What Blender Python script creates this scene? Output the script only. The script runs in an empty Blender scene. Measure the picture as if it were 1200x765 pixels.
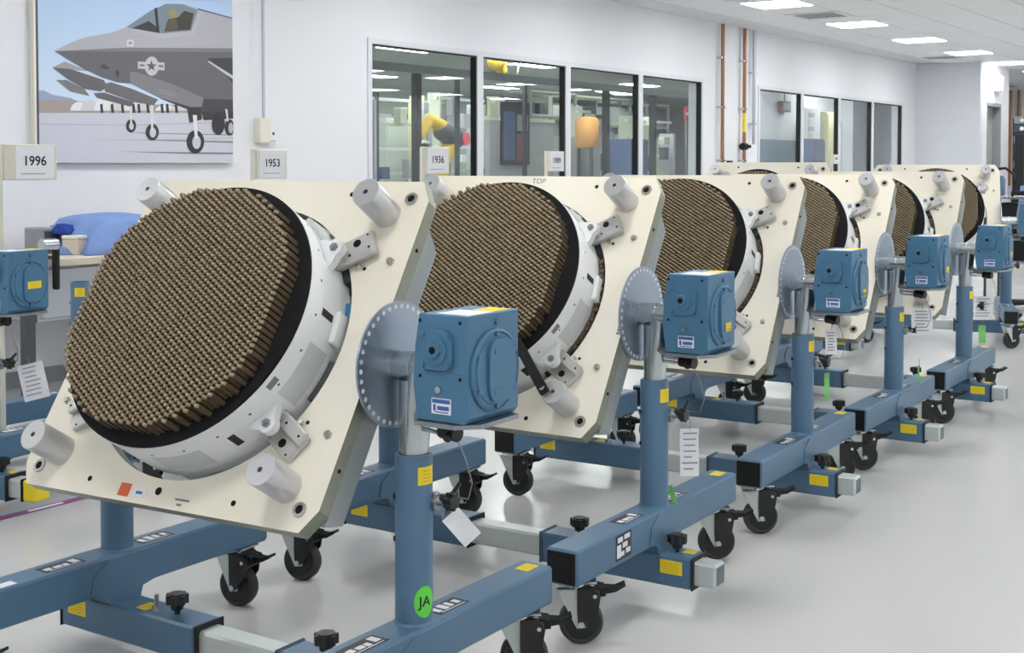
import bpy, bmesh, math, random
from math import pi, sin, cos, radians
from mathutils import Vector, Matrix
random.seed(7)
S = bpy.context.scene
COL = S.collection

# ------------------------------------------------------------------ camera, world, exposure
cam_d = bpy.data.cameras.new('camera')
cam_d.sensor_width = 36.0
cam_d.lens = 1522.69 / 1200 * 36.0
cam_d.shift_y = -137.36 / 1200
cam_d.clip_start = 0.05
cam_o = bpy.data.objects.new('camera', cam_d)
cam_o.location = (0, 0, 1.3585)
cam_o.rotation_euler = (pi / 2 - 0.0341, 0, 0.6046 - pi / 2)
COL.objects.link(cam_o)
S.camera = cam_o

W = bpy.data.worlds.new('world'); S.world = W; W.use_nodes = True
W.node_tree.nodes['Background'].inputs[0].default_value = (0.9, 0.95, 1.0, 1)
W.node_tree.nodes['Background'].inputs[1].default_value = 0.05
LIGHT = 25.0            # strength of the ceiling panels
S.view_settings.view_transform = 'Standard'
S.view_settings.look = 'None'
S.view_settings.gamma = 1.0
S.view_settings.use_curve_mapping = False
S.view_settings.exposure = 0.0

# ------------------------------------------------------------------ materials
def lin(c):
    c = c / 255.0
    return c / 12.92 if c <= 0.04045 else ((c + 0.055) / 1.055) ** 2.4
def rgb(r, g, b): return (lin(r), lin(g), lin(b), 1)
MATS = {}
def mat(name, col, rough=0.5, metal=0.0, spec=0.5, var=0.0, vscale=8.0, bump=0.0, bscale=40.0, emit=None, coat=0.0, rvar=0.0, stretch=None):
    m = bpy.data.materials.new(name); m.use_nodes = True
    nt = m.node_tree; b = nt.nodes['Principled BSDF']
    b.inputs['Base Color'].default_value = col
    b.inputs['Roughness'].default_value = rough
    b.inputs['Metallic'].default_value = metal
    b.inputs['Specular IOR Level'].default_value = spec
    if coat: b.inputs['Coat Weight'].default_value = coat
    if emit:
        b.inputs['Emission Color'].default_value = emit[0]; b.inputs['Emission Strength'].default_value = emit[1]
    tc = None
    if var or bump or rvar:
        tc = nt.nodes.new('ShaderNodeTexCoord')
        src = tc.outputs['Object']
        if stretch:
            mp = nt.nodes.new('ShaderNodeMapping'); mp.inputs['Scale'].default_value = stretch
            nt.links.new(src, mp.inputs['Vector']); src = mp.outputs['Vector']
    if var or rvar:
        n = nt.nodes.new('ShaderNodeTexNoise'); n.inputs['Scale'].default_value = vscale; n.inputs['Detail'].default_value = 5
        nt.links.new(src, n.inputs['Vector'])
        if var:
            mx = nt.nodes.new('ShaderNodeMix'); mx.data_type = 'RGBA'
            mx.inputs[6].default_value = tuple(min(1, c * (1 - var)) for c in col[:3]) + (1,)
            mx.inputs[7].default_value = tuple(min(1, c * (1 + var)) for c in col[:3]) + (1,)
            nt.links.new(n.outputs['Fac'], mx.inputs[0]); nt.links.new(mx.outputs[2], b.inputs['Base Color'])
        if rvar:
            mr = nt.nodes.new('ShaderNodeMapRange')
            mr.inputs['From Min'].default_value = 0.3; mr.inputs['From Max'].default_value = 0.7
            mr.inputs['To Min'].default_value = max(0.02, rough - rvar); mr.inputs['To Max'].default_value = rough + rvar
            nt.links.new(n.outputs['Fac'], mr.inputs['Value']); nt.links.new(mr.outputs['Result'], b.inputs['Roughness'])
    if bump:
        n2 = nt.nodes.new('ShaderNodeTexNoise'); n2.inputs['Scale'].default_value = bscale; n2.inputs['Detail'].default_value = 3
        nt.links.new(src, n2.inputs['Vector'])
        bp = nt.nodes.new('ShaderNodeBump'); bp.inputs['Strength'].default_value = bump; bp.inputs['Distance'].default_value = 0.002
        nt.links.new(n2.outputs['Fac'], bp.inputs['Height']); nt.links.new(bp.outputs['Normal'], b.inputs['Normal'])
    MATS[name] = m
    return m
mat('beam_blue', rgb(80, 113, 140), 0.38, var=0.06, vscale=5, bump=0.05, bscale=120)
mat('gear_blue', rgb(72, 118, 149), 0.42, var=0.06, vscale=6, bump=0.15, bscale=90)
mat('zinc', rgb(190, 196, 200), 0.24, 1.0, var=0.02, vscale=10)
mat('steel_dull', rgb(150, 156, 160), 0.38, 0.9, var=0.08, vscale=12, rvar=0.1)
mat('disc_steel', rgb(168, 180, 194), 0.34, 0.85, var=0.05, vscale=6, rvar=0.06)
mat('aluminium', rgb(202, 202, 203), 0.33, 0.65, var=0.02, vscale=30)
mat('bracket_alu', rgb(198, 198, 195), 0.4, 0.5, var=0.06, vscale=25)
pc = mat('plate_cream', rgb(234, 229, 214), 0.40, 0.0, var=0.05, vscale=3.2, rvar=0.08, coat=0.15)
for nd in pc.node_tree.nodes:
    if nd.type == 'MIX': nd.inputs[6].default_value = rgb(229, 220, 195); nd.inputs[7].default_value = rgb(239, 236, 226)
mat('plate_edge', rgb(146, 148, 132), 0.4, 0.55, var=0.12, vscale=9)
mat('flange_grey', rgb(156, 162, 162), 0.45, 0.45, var=0.08, vscale=10)
mat('ring_white', rgb(226, 228, 228), 0.5, var=0.02, vscale=6)
mat('ring_grey', rgb(196, 199, 200), 0.55, var=0.02, vscale=6)  # greyer white for some ring panels and modules
mat('absorber_black', rgb(26, 26, 29), 0.85, spec=0.2)
mat('matt_black', rgb(20, 20, 21), 0.55, spec=0.4)
mat('rubber', rgb(46, 47, 50), 0.6, var=0.05, vscale=30)
mat('caster_black', rgb(28, 28, 30), 0.42, bump=0.05, bscale=200)
mat('element_brown', rgb(88, 75, 56), 0.6, spec=0.3, var=0.10, vscale=3.0)  # brown substrate, darkened further so the gaps between elements look shaded
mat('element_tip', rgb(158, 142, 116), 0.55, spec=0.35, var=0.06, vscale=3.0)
mat('hole_dark', rgb(24, 22, 20), 0.7, spec=0.2)
mat('nickel', rgb(190, 188, 182), 0.3, 0.9)
mat('yellow', rgb(240, 214, 40), 0.5)
mat('yellow_ink', rgb(216, 184, 30), 0.6)
mat('galvanised', rgb(200, 207, 205), 0.42, 0.35, var=0.03, vscale=14)
mat('label_white', rgb(232, 233, 236), 0.5)
mat('label_blue', rgb(60, 100, 170), 0.5)
mat('label_dark', rgb(48, 48, 52), 0.5)
mat('green_sticker', rgb(96, 214, 66), 0.5)
mat('green_ribbon', rgb(120, 196, 110), 0.6)
mat('ink', rgb(24, 24, 34), 0.6)
mat('ink_grey', rgb(120, 122, 130), 0.6)
mat('orange_sticker', rgb(214, 96, 40), 0.5)
mat('purple', rgb(134, 70, 134), 0.5)
mat('paper', rgb(236, 237, 240), 0.7, spec=0.2)
mat('tube_cap', rgb(96, 108, 120), 0.5)
mat('wire', rgb(150, 150, 150), 0.4, 0.8)
mat('wall_paint', rgb(226, 228, 232), 0.75, spec=0.25, bump=0.04, bscale=150)
mat('wall_end', rgb(214, 217, 222), 0.75, spec=0.25)
mat('ceiling_white', rgb(216, 218, 220), 0.9, spec=0.1, bump=0.1, bscale=300)
mat('tile_white', rgb(232, 234, 236), 0.9, spec=0.1, var=0.02, vscale=60, bump=0.2, bscale=220)
mat('floor_gloss', rgb(198, 198, 196), 0.2, spec=0.2, var=0.035, vscale=1.3, rvar=0.04)
mat('frame_white', rgb(214, 217, 222), 0.4)
mat('gasket', rgb(22, 26, 28), 0.5)
mat('panel_glow', rgb(255, 255, 255), 0.5, emit=((1.0, 1.0, 1.0, 1), LIGHT))
mat('panel_glow_back', rgb(255, 255, 255), 0.5, emit=((1.0, 1.0, 1.0, 1), 36.0))
mat('fixture_white', rgb(225, 226, 226), 0.5)
mat('copper', rgb(160, 114, 84), 0.4, 0.6, var=0.1, vscale=5)
mat('conduit', rgb(186, 190, 200), 0.4, 0.4)
mat('plastic_beige', rgb(224, 220, 206), 0.5)
mat('sign_white', rgb(240, 241, 244), 0.5)
mat('sign_beige', rgb(222, 218, 202), 0.5)
mat('cloth_blue', rgb(122, 148, 200), 0.8, spec=0.2, var=0.08, vscale=8)
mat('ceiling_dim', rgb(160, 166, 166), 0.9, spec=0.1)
mat('smock_blue', rgb(142, 156, 206), 0.8, spec=0.2)
mat('cloth_navy', rgb(44, 70, 150), 0.8, spec=0.2)
mat('bench_top', rgb(206, 196, 180), 0.5)
mat('bench_grey', rgb(178, 182, 190), 0.5)
mat('dark_grey', rgb(70, 74, 80), 0.5)
mat('mid_grey', rgb(138, 144, 148), 0.5)
mat('partition_grey', rgb(158, 162, 160), 0.6)
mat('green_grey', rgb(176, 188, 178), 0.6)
mat('pale_green', rgb(198, 206, 186), 0.6)
mat('robot_yellow', rgb(222, 188, 52), 0.45)
mat('orange_drum', rgb(214, 158, 84), 0.5)
mat('red_sign', rgb(214, 60, 80), 0.5)
mat('wainscot', rgb(128, 152, 172), 0.6)
mat('board_blue', rgb(66, 88, 128), 0.5)
mat('board_red', rgb(120, 70, 66), 0.5)
mat('pale_yellow', rgb(222, 222, 176), 0.5)
mat('teal_gasket', rgb(60, 120, 160), 0.5)

def glass_mat():
    m = bpy.data.materials.new('window_glass'); m.use_nodes = True
    nt = m.node_tree; nt.nodes.clear()
    out = nt.nodes.new('ShaderNodeOutputMaterial'); mx = nt.nodes.new('ShaderNodeMixShader')
    tr = nt.nodes.new('ShaderNodeBsdfTransparent'); gl = nt.nodes.new('ShaderNodeBsdfGlossy'); fr = nt.nodes.new('ShaderNodeFresnel')
    geo = nt.nodes.new('ShaderNodeNewGeometry'); io = nt.nodes.new('ShaderNodeMapRange'); io.inputs['To Min'].default_value = 1.5; io.inputs['To Max'].default_value = 1 / 1.5
    nt.links.new(geo.outputs['Backfacing'], io.inputs['Value']); nt.links.new(io.outputs[0], fr.inputs[0])
    tr.inputs[0].default_value = (0.93, 0.96, 0.95, 1); gl.inputs['Roughness'].default_value = 0.01
    gl.inputs[0].default_value = (1, 1, 1, 1); fr.inputs[0].default_value = 1.5
    nt.links.new(fr.outputs[0], mx.inputs[0]); nt.links.new(tr.outputs[0], mx.inputs[1]); nt.links.new(gl.outputs[0], mx.inputs[2])
    nt.links.new(mx.outputs[0], out.inputs[0]); MATS['window_glass'] = m
glass_mat()

# ------------------------------------------------------------------ mesh builder
class MB:
    def __init__(s, M=None):
        s.v = []; s.f = []; s.mi = []; s.M = M or Matrix.Identity(4); s.cur = 0
    def add(s, vs, fs):
        o = len(s.v)
        for v in vs: s.v.append(tuple(s.M @ Vector(v)))
        for f in fs: s.f.append(tuple(i + o for i in f)); s.mi.append(s.cur)
    def box(s, x0, x1, y0, y1, z0, z1, bev=0.0):
        x0, x1 = min(x0, x1), max(x0, x1); y0, y1 = min(y0, y1), max(y0, y1); z0, z1 = min(z0, z1), max(z0, z1)
        if not bev:
            s.add([(x0, y0, z0), (x1, y0, z0), (x1, y1, z0), (x0, y1, z0), (x0, y0, z1), (x1, y0, z1), (x1, y1, z1), (x0, y1, z1)],
                  [(0, 3, 2, 1), (4, 5, 6, 7), (0, 1, 5, 4), (1, 2, 6, 5), (2, 3, 7, 6), (3, 0, 4, 7)]); return
        c = ((x0 + x1) / 2, (y0 + y1) / 2, (z0 + z1) / 2); h = ((x1 - x0) / 2, (y1 - y0) / 2, (z1 - z0) / 2)
        b = min(bev, *[0.49 * k * 2 for k in h]); ids = {}; vs = []
        for sx in (-1, 1):
            for sy in (-1, 1):
                for sz in (-1, 1):
                    sg = (sx, sy, sz)
                    for ax in range(3):
                        p = [c[k] + sg[k] * (h[k] - (0 if k == ax else b)) for k in range(3)]
                        ids[(sx, sy, sz, ax)] = len(vs); vs.append(tuple(p))
        fs = []
        for ax in range(3):
            o1, o2 = [k for k in range(3) if k != ax]
            for sg in (-1, 1):
                q = []
                for a, d in ((-1, -1), (1, -1), (1, 1), (-1, 1)):
                    t = [0, 0, 0]; t[ax] = sg; t[o1] = a; t[o2] = d; q.append(ids[(*t, ax)])
                fs.append(tuple(q))
            for a in (-1, 1):
                for d in (-1, 1):
                    q = []
                    for e, fx in ((-1, o1), (1, o1), (1, o2), (-1, o2)):
                        t = [0, 0, 0]; t[ax] = e; t[o1] = a; t[o2] = d; q.append(ids[(*t, fx)])
                    fs.append(tuple(q))
        for sx in (-1, 1):
            for sy in (-1, 1):
                for sz in (-1, 1): fs.append(tuple(ids[(sx, sy, sz, k)] for k in range(3)))
        s.add(vs, fs)
    @staticmethod
    def frame(d):
        d = Vector(d).normalized(); a = Vector((0, 0, 1)) if abs(d.z) < 0.9 else Vector((1, 0, 0))
        u = a.cross(d).normalized(); return u, d.cross(u), d
    def cyl(s, p0, p1, r0, r1=None, n=24, cap=True):
        r1 = r0 if r1 is None else r1; p0 = Vector(p0); p1 = Vector(p1); u, w, d = s.frame(p1 - p0)
        vs = []
        for p, r in ((p0, r0), (p1, r1)):
            for k in range(n):
                t = 2 * pi * k / n; vs.append(p + u * (r * cos(t)) + w * (r * sin(t)))
        fs = [(k, (k + 1) % n, n + (k + 1) % n, n + k) for k in range(n)]
        if cap: fs += [tuple(range(n - 1, -1, -1)), tuple(range(n, 2 * n))]
        s.add(vs, fs)
    def lathe(s, prof, n=48, closed=False, origin=(0, 0, 0), axis=(0, 0, 1)):
        u, w, d = s.frame(axis); o = Vector(origin)
        if tuple(axis) == (0, 0, 1): u, w, d = Vector((1, 0, 0)), Vector((0, 1, 0)), Vector((0, 0, 1))
        vs = []; m = len(prof)
        for k in range(n):
            t = 2 * pi * k / n
            for r, z in prof: vs.append(o + u * (r * cos(t)) + w * (r * sin(t)) + d * z)
        fs = []
        for k in range(n):
            for j in range(m if closed else m - 1):
                j2 = (j + 1) % m; k2 = (k + 1) % n
                fs.append((k * m + j, k2 * m + j, k2 * m + j2, k * m + j2))
        s.add(vs, fs)
    def prism(s, pts, fn, d):
        n = len(pts); d = Vector(d); a = [Vector(fn(*p)) for p in pts]
        s.add(a + [p + d for p in a], [tuple(range(n - 1, -1, -1)), tuple(range(n, 2 * n))] + [(k, (k + 1) % n, n + (k + 1) % n, n + k) for k in range(n)])
    def tube(s, pts, r, n=8):
        pts = [Vector(p) for p in pts]; vs = []; m = len(pts)
        for i, p in enumerate(pts):
            d = (pts[min(i + 1, m - 1)] - pts[max(i - 1, 0)]); u, w, _ = s.frame(d)
            for k in range(n):
                t = 2 * pi * k / n; vs.append(p + u * (r * cos(t)) + w * (r * sin(t)))
        fs = [(i * n + k, i * n + (k + 1) % n, (i + 1) * n + (k + 1) % n, (i + 1) * n + k) for i in range(m - 1) for k in range(n)]
        fs += [tuple(range(n - 1, -1, -1)), tuple(range((m - 1) * n, m * n))]
        s.add(vs, fs)
    def quad(s, a, b, c, d): s.add([a, b, c, d], [(0, 1, 2, 3)])
    def build(s, name, m, parent=None, smooth=True, recalc=True, loc=None, angle=35):
        me = bpy.data.meshes.new(name); me.from_pydata(s.v, [], s.f)
        ms = m if isinstance(m, (list, tuple)) else [m]
        for x in ms: me.materials.append(MATS[x])
        if len(ms) > 1: me.polygons.foreach_set('material_index', s.mi)
        if recalc:
            bm = bmesh.new(); bm.from_mesh(me); bmesh.ops.recalc_face_normals(bm, faces=bm.faces); bm.to_mesh(me); bm.free()
        if smooth:
            me.polygons.foreach_set('use_smooth', [True] * len(me.polygons)); me.set_sharp_from_angle(angle=radians(angle))
        me.update()
        o = bpy.data.objects.new(name, me); COL.objects.link(o)
        if parent: o.parent = parent
        if loc is not None: o.location = loc
        return o
def tag(o, label, cat, group=None):
    o['label'] = label; o['category'] = cat
    if group: o['group'] = group
    return o
def thing(name, label, cat, loc=(0, 0, 0), rz=0.0, group=None):
    o = bpy.data.objects.new(name, None); COL.objects.link(o); o.empty_display_size = 0.1
    o.location = loc; o.rotation_euler = (0, 0, rz)
    return tag(o, label, cat, group)
def struct(o): o['kind'] = 'structure'; return o
def sempty(name, loc=(0, 0, 0)):
    o = bpy.data.objects.new(name, None); COL.objects.link(o); o.location = loc; o['kind'] = 'structure'; return o
def stuff(o): o['kind'] = 'stuff'; return o
def copy_tree(o, parent=None, skip=()):
    c = o.copy(); COL.objects.link(c)
    if parent: c.parent = parent
    for ch in list(o.children):
        if ch.name.split('.')[0] in skip: continue
        copy_tree(ch, c, skip)
    return c
def text_obj(txt, size, name, m, parent, M, bold=0.0, depth=0.0006, sx=1.0):
    cu = bpy.data.curves.new('lettering', 'FONT'); cu.body = txt; cu.size = size; cu.align_x = 'CENTER'; cu.align_y = 'CENTER'
    cu.offset = bold; cu.extrude = depth; cu.resolution_u = 3
    t = bpy.data.objects.new('lettering', cu); COL.objects.link(t)
    dg = bpy.context.evaluated_depsgraph_get(); me = bpy.data.meshes.new_from_object(t.evaluated_get(dg))
    bpy.data.objects.remove(t); me.materials.clear(); me.materials.append(MATS[m])
    o = bpy.data.objects.new(name, me); COL.objects.link(o); o.parent = parent
    o.matrix_local = M @ Matrix.Diagonal((sx, 1, 1, 1))
    return o
def cols(x, y, z, o=(0, 0, 0)):
    M = Matrix.Identity(4)
    for i in range(3): M[i][0], M[i][1], M[i][2], M[i][3] = x[i], y[i], z[i], o[i]
    return M
POSTER = [
('hill',(150, 162, 190),[(4.913,1.778),(4.913,1.811),(4.963,1.819),(5.027,1.794),(5.157,1.78),(5.223,1.758),(5.223,1.747),(4.912,1.735)]),
('scrub',(163, 152, 146),[(4.911,1.674),(4.912,1.751),(5.001,1.762),(5.17,1.767),(5.331,1.751),(6.254,1.774),(6.531,1.785),(6.53,1.726)]),
('hangar',(226, 226, 230),[(5.287,1.704),(5.284,1.72),(5.277,1.734),(5.265,1.746),(5.249,1.754),(5.232,1.758),(5.214,1.757),(5.196,1.752),(5.181,1.743),(5.169,1.73),(5.161,1.716),(5.158,1.7)]),
('hangar',(206, 205, 208),[(5.371,1.707),(5.369,1.727),(5.361,1.745),(5.348,1.759),(5.332,1.77),(5.313,1.775),(5.294,1.774),(5.276,1.767),(5.259,1.756),(5.247,1.74),(5.238,1.722),(5.235,1.702)]),
('hangar',(226, 226, 230),[(5.49,1.711),(5.487,1.733),(5.478,1.753),(5.464,1.769),(5.445,1.781),(5.425,1.786),(5.403,1.785),(5.382,1.778),(5.364,1.765),(5.349,1.748),(5.34,1.728),(5.337,1.706)]),
('hangar',(206, 205, 208),[(5.596,1.715),(5.594,1.735),(5.585,1.753),(5.572,1.768),(5.555,1.779),(5.536,1.784),(5.516,1.783),(5.496,1.776),(5.479,1.765),(5.466,1.749),(5.458,1.73),(5.454,1.71)]),
('hangar',(226, 226, 230),[(5.698,1.718),(5.695,1.735),(5.687,1.751),(5.673,1.763),(5.656,1.772),(5.636,1.776),(5.616,1.775),(5.596,1.77),(5.579,1.76),(5.565,1.746),(5.556,1.73),(5.553,1.713)]),
('hangar',(206, 205, 208),[(5.794,1.721),(5.792,1.736),(5.784,1.75),(5.771,1.761),(5.756,1.769),(5.737,1.772),(5.719,1.771),(5.7,1.766),(5.685,1.758),(5.672,1.746),(5.664,1.732),(5.661,1.717)]),
('hangar',(226, 226, 230),[(6.015,1.729),(6.012,1.74),(6.001,1.749),(5.983,1.757),(5.961,1.762),(5.936,1.764),(5.91,1.763),(5.885,1.759),(5.863,1.753),(5.846,1.744),(5.835,1.734),(5.832,1.723)]),
('hangar',(206, 205, 208),[(6.141,1.733),(6.137,1.743),(6.126,1.751),(6.109,1.758),(6.086,1.763),(6.06,1.764),(6.033,1.763),(6.008,1.76),(5.986,1.754),(5.968,1.746),(5.957,1.737),(5.953,1.727)]),
('hangar_gap',(50, 50, 52),[(5.388,1.689),(5.383,1.747),(5.402,1.754),(5.41,1.69)]),
('hangar_gap',(50, 50, 52),[(5.471,1.692),(5.466,1.75),(5.486,1.757),(5.494,1.693)]),
('hangar_gap',(50, 50, 52),[(5.553,1.695),(5.548,1.754),(5.568,1.76),(5.576,1.695)]),
('hangar_gap',(50, 50, 52),[(5.642,1.698),(5.637,1.757),(5.658,1.764),(5.666,1.698)]),
('hangar_gap',(50, 50, 52),[(5.686,1.699),(5.681,1.759),(5.701,1.765),(5.709,1.7)]),
('hangar_gap',(50, 50, 52),[(5.76,1.701),(5.754,1.762),(5.775,1.768),(5.783,1.702)]),
('hangar_gap',(50, 50, 52),[(5.88,1.705),(5.874,1.766),(5.896,1.773),(5.904,1.706)]),
('hangar_gap',(50, 50, 52),[(5.925,1.707),(5.92,1.768),(5.942,1.775),(5.95,1.708)]),
('hangar_gap',(50, 50, 52),[(6.003,1.709),(5.997,1.771),(6.019,1.778),(6.027,1.71)]),
('apron',(198, 199, 210),[(4.911,1.677),(6.53,1.73),(6.527,1.365),(4.907,1.364)]),
('skid',(182, 183, 194),[(4.91,1.613),(5.639,1.625),(6.53,1.67),(6.53,1.66),(5.638,1.616),(4.91,1.604)]),
('skid',(180, 181, 192),[(5.22,1.52),(5.875,1.53),(6.529,1.556),(6.528,1.548),(5.784,1.519)]),
('shadow',(120, 121, 130),[(5.522,1.446),(6.09,1.446),(6.527,1.447),(6.527,1.434),(6.09,1.434)]),
('shadow',(130, 131, 140),[(5.755,1.528),(6.528,1.528),(6.528,1.515),(5.784,1.522)]),
('shadow',(140, 141, 150),[(5.638,1.573),(6.529,1.576),(6.529,1.569),(5.696,1.567)]),
('third_jet',(118, 116, 121),[(5.054,1.886),(5.132,1.89),(5.264,1.841),(5.304,1.797),(5.157,1.819)]),
('third_bay',(96, 95, 99),[(5.332,1.816),(5.414,1.825),(5.655,1.772),(5.625,1.741),(5.359,1.788)]),
('second_jet_top',(158, 156, 162),[(5.029,1.962),(5.12,2.006),(5.212,1.978),(5.306,1.956),(5.159,1.953)]),
('second_jet',(96, 95, 99),[(5.029,1.962),(5.159,1.961),(5.333,1.923),(5.415,1.905),(5.442,1.861),(5.387,1.83),(5.264,1.841),(5.139,1.896)]),
('second_bay',(103, 103, 107),[(5.415,1.882),(5.471,1.894),(5.641,1.859),(5.855,1.798),(5.817,1.758),(5.655,1.772),(5.421,1.831)]),
('upper_fuselage',(170, 169, 176),[(5.044,2.064),(5.161,2.125),(5.268,2.167),(5.475,2.213),(5.589,2.257),(5.795,2.387),(5.931,2.448),(6.07,2.462),(6.213,2.44),(6.527,2.401),(6.535,2.168)]),
('lower_fuselage',(98, 97, 101),[(5.044,2.064),(6.535,2.177),(6.531,1.759),(6.254,1.758),(6.094,1.744),(5.848,1.815),(5.627,1.893),(5.527,1.894),(5.402,1.919),(5.266,1.965),(5.16,2.011)]),
('chine_shade',(120, 119, 124),[(5.044,2.064),(5.587,2.126),(6.535,2.191),(6.535,2.165)]),
('intake',(58, 58, 62),[(6.29,2.103),(6.534,2.124),(6.532,1.94),(6.438,2.023)]),
('intake_lip',(188, 188, 194),[(6.29,2.082),(6.315,2.084),(6.533,1.997),(6.533,1.971)]),
('belly_shade',(62, 61, 64),[(5.848,1.812),(6.141,1.76),(6.255,1.82),(6.531,1.825),(6.53,1.724),(6.229,1.714),(6.094,1.744)]),
('bay_door',(124, 124, 128),[(5.621,1.963),(5.657,1.974),(5.789,1.947),(5.986,1.906),(6.255,1.826),(6.238,1.764),(6.141,1.758),(5.848,1.815),(5.627,1.893)]),
('canopy_glass',(116, 132, 142),[(5.6,2.261),(5.795,2.385),(5.931,2.446),(6.07,2.457),(6.209,2.432),(6.147,2.284),(5.898,2.244),(5.675,2.249)]),
('canopy_dark',(52, 54, 58),[(5.646,2.258),(5.779,2.317),(5.846,2.285),(5.868,2.244),(5.704,2.249)]),
('canopy_bow',(40, 40, 44),[(5.828,2.404),(5.852,2.414),(5.871,2.244),(5.85,2.243)]),
('seat',(58, 52, 44),[(5.913,2.258),(5.945,2.342),(6.038,2.368),(6.085,2.415),(6.172,2.405),(6.139,2.289)]),
('pilot',(88, 78, 58),[(5.921,2.262),(5.929,2.316),(5.976,2.357),(6.022,2.349),(6.029,2.283)]),
('helmet',(148, 136, 96),[(5.946,2.39),(5.969,2.41),(6.007,2.417),(6.032,2.396),(6.022,2.363),(5.984,2.352),(5.953,2.36)]),
('frame_sill',(176, 175, 181),[(5.646,2.256),(5.898,2.242),(6.147,2.282),(6.237,2.43),(6.261,2.43),(6.179,2.263),(5.898,2.208),(5.675,2.235)]),
('sensor',(70, 70, 72),[(5.382,1.989),(5.417,2.01),(5.465,1.983),(5.416,1.972)]),
('sensor',(60, 60, 62),[(5.507,1.974),(5.535,1.969),(5.53,1.929),(5.511,1.933)]),
('star_bar',(186, 187, 192),[(5.687,2.042),(5.911,2.049),(5.91,1.996),(5.687,1.995)]),
('spine',(60, 84, 120),[(6.205,2.444),(6.53,2.408),(6.53,2.4),(6.213,2.433)]),
('marking',(205, 205, 210),[(5.599,2.178),(5.654,2.182),(5.654,2.14),(5.599,2.136)]),
('marking',(150, 149, 156),[(5.613,2.167),(5.641,2.169),(5.641,2.15),(5.613,2.147)]),
('stencil',(140, 140, 145),[(5.863,1.87),(6.017,1.848),(6.016,1.841),(5.863,1.862)]),
('stencil',(140, 140, 145),[(5.863,1.853),(6.001,1.833),(6.001,1.824),(5.863,1.844)]),
('roundel',(190, 191, 196),[(5.862,2.022),(5.859,2.002),(5.85,1.984),(5.837,1.969),(5.82,1.959),(5.801,1.954),(5.783,1.956),(5.767,1.965),(5.754,1.978),(5.745,1.995),(5.743,2.015),(5.746,2.035),(5.754,2.053),(5.768,2.068),(5.784,2.078),(5.803,2.082),(5.821,2.081),(5.838,2.073),(5.851,2.059),(5.86,2.042)]),
('star',(84, 84, 90),[(5.8,2.057),(5.81,2.031),(5.844,2.033),(5.817,2.015),(5.826,1.988),(5.799,2.003),(5.771,1.985),(5.782,2.012),(5.755,2.028),(5.788,2.03)]),
('bar_gap',(98, 97, 101),[(5.702,2.024),(5.743,2.025),(5.743,2.015),(5.702,2.013)]),
('bar_gap',(98, 97, 101),[(5.859,2.029),(5.899,2.03),(5.899,2.017),(5.859,2.017)]),
('gear_dark',(50, 48, 48),[(6.102,1.75),(6.23,1.755),(6.237,1.675),(6.124,1.647)]),
('gear_dark',(52, 50, 50),[(6.229,1.73),(6.53,1.74),(6.53,1.69),(6.253,1.669)]),
('tyre',(44, 44, 46),[(6.256,1.519),(6.252,1.494),(6.24,1.471),(6.222,1.453),(6.2,1.441),(6.175,1.437),(6.15,1.44),(6.128,1.452),(6.111,1.469),(6.1,1.492),(6.096,1.517),(6.1,1.542),(6.112,1.564),(6.129,1.583),(6.152,1.595),(6.176,1.599),(6.201,1.596),(6.224,1.585),(6.241,1.567),(6.253,1.544)]),
('hub',(196, 196, 200),[(6.225,1.516),(6.223,1.502),(6.218,1.488),(6.209,1.478),(6.198,1.471),(6.186,1.469),(6.174,1.471),(6.164,1.477),(6.155,1.488),(6.15,1.501),(6.148,1.515),(6.15,1.53),(6.156,1.543),(6.165,1.553),(6.175,1.56),(6.187,1.562),(6.199,1.56),(6.21,1.554),(6.218,1.544),(6.224,1.531)]),
('strut',(222, 222, 226),[(6.154,1.703),(6.192,1.704),(6.197,1.544),(6.171,1.54)]),
('tyre',(50, 50, 52),[(5.857,1.579),(5.854,1.562),(5.846,1.546),(5.834,1.533),(5.818,1.525),(5.801,1.522),(5.784,1.524),(5.768,1.532),(5.756,1.544),(5.749,1.56),(5.746,1.577),(5.749,1.594),(5.757,1.61),(5.77,1.622),(5.785,1.631),(5.802,1.634),(5.819,1.632),(5.835,1.624),(5.847,1.612),(5.855,1.596)]),
('hub',(196, 196, 200),[(5.833,1.575),(5.831,1.565),(5.827,1.555),(5.821,1.548),(5.814,1.543),(5.805,1.541),(5.797,1.543),(5.79,1.547),(5.784,1.554),(5.78,1.564),(5.779,1.574),(5.78,1.584),(5.784,1.594),(5.79,1.601),(5.798,1.606),(5.806,1.608),(5.815,1.606),(5.822,1.602),(5.828,1.594),(5.832,1.585)]),
('strut',(214, 214, 218),[(5.787,1.757),(5.811,1.758),(5.809,1.591),(5.791,1.591)]),
('tyre',(52, 52, 54),[(5.667,1.616),(5.665,1.602),(5.659,1.59),(5.65,1.58),(5.638,1.573),(5.625,1.571),(5.612,1.573),(5.6,1.579),(5.591,1.588),(5.585,1.601),(5.584,1.614),(5.586,1.628),(5.592,1.64),(5.601,1.65),(5.613,1.657),(5.626,1.66),(5.639,1.658),(5.651,1.652),(5.66,1.642),(5.666,1.63)]),
('hub',(196, 196, 200),[(5.647,1.613),(5.646,1.606),(5.643,1.6),(5.639,1.594),(5.634,1.591),(5.628,1.59),(5.622,1.591),(5.617,1.594),(5.613,1.599),(5.61,1.605),(5.609,1.612),(5.61,1.62),(5.613,1.626),(5.617,1.632),(5.623,1.635),(5.629,1.636),(5.634,1.635),(5.64,1.632),(5.644,1.627),(5.646,1.621)]),
('strut',(210, 210, 214),[(5.615,1.739),(5.634,1.739),(5.634,1.628),(5.62,1.628)]),
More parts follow.
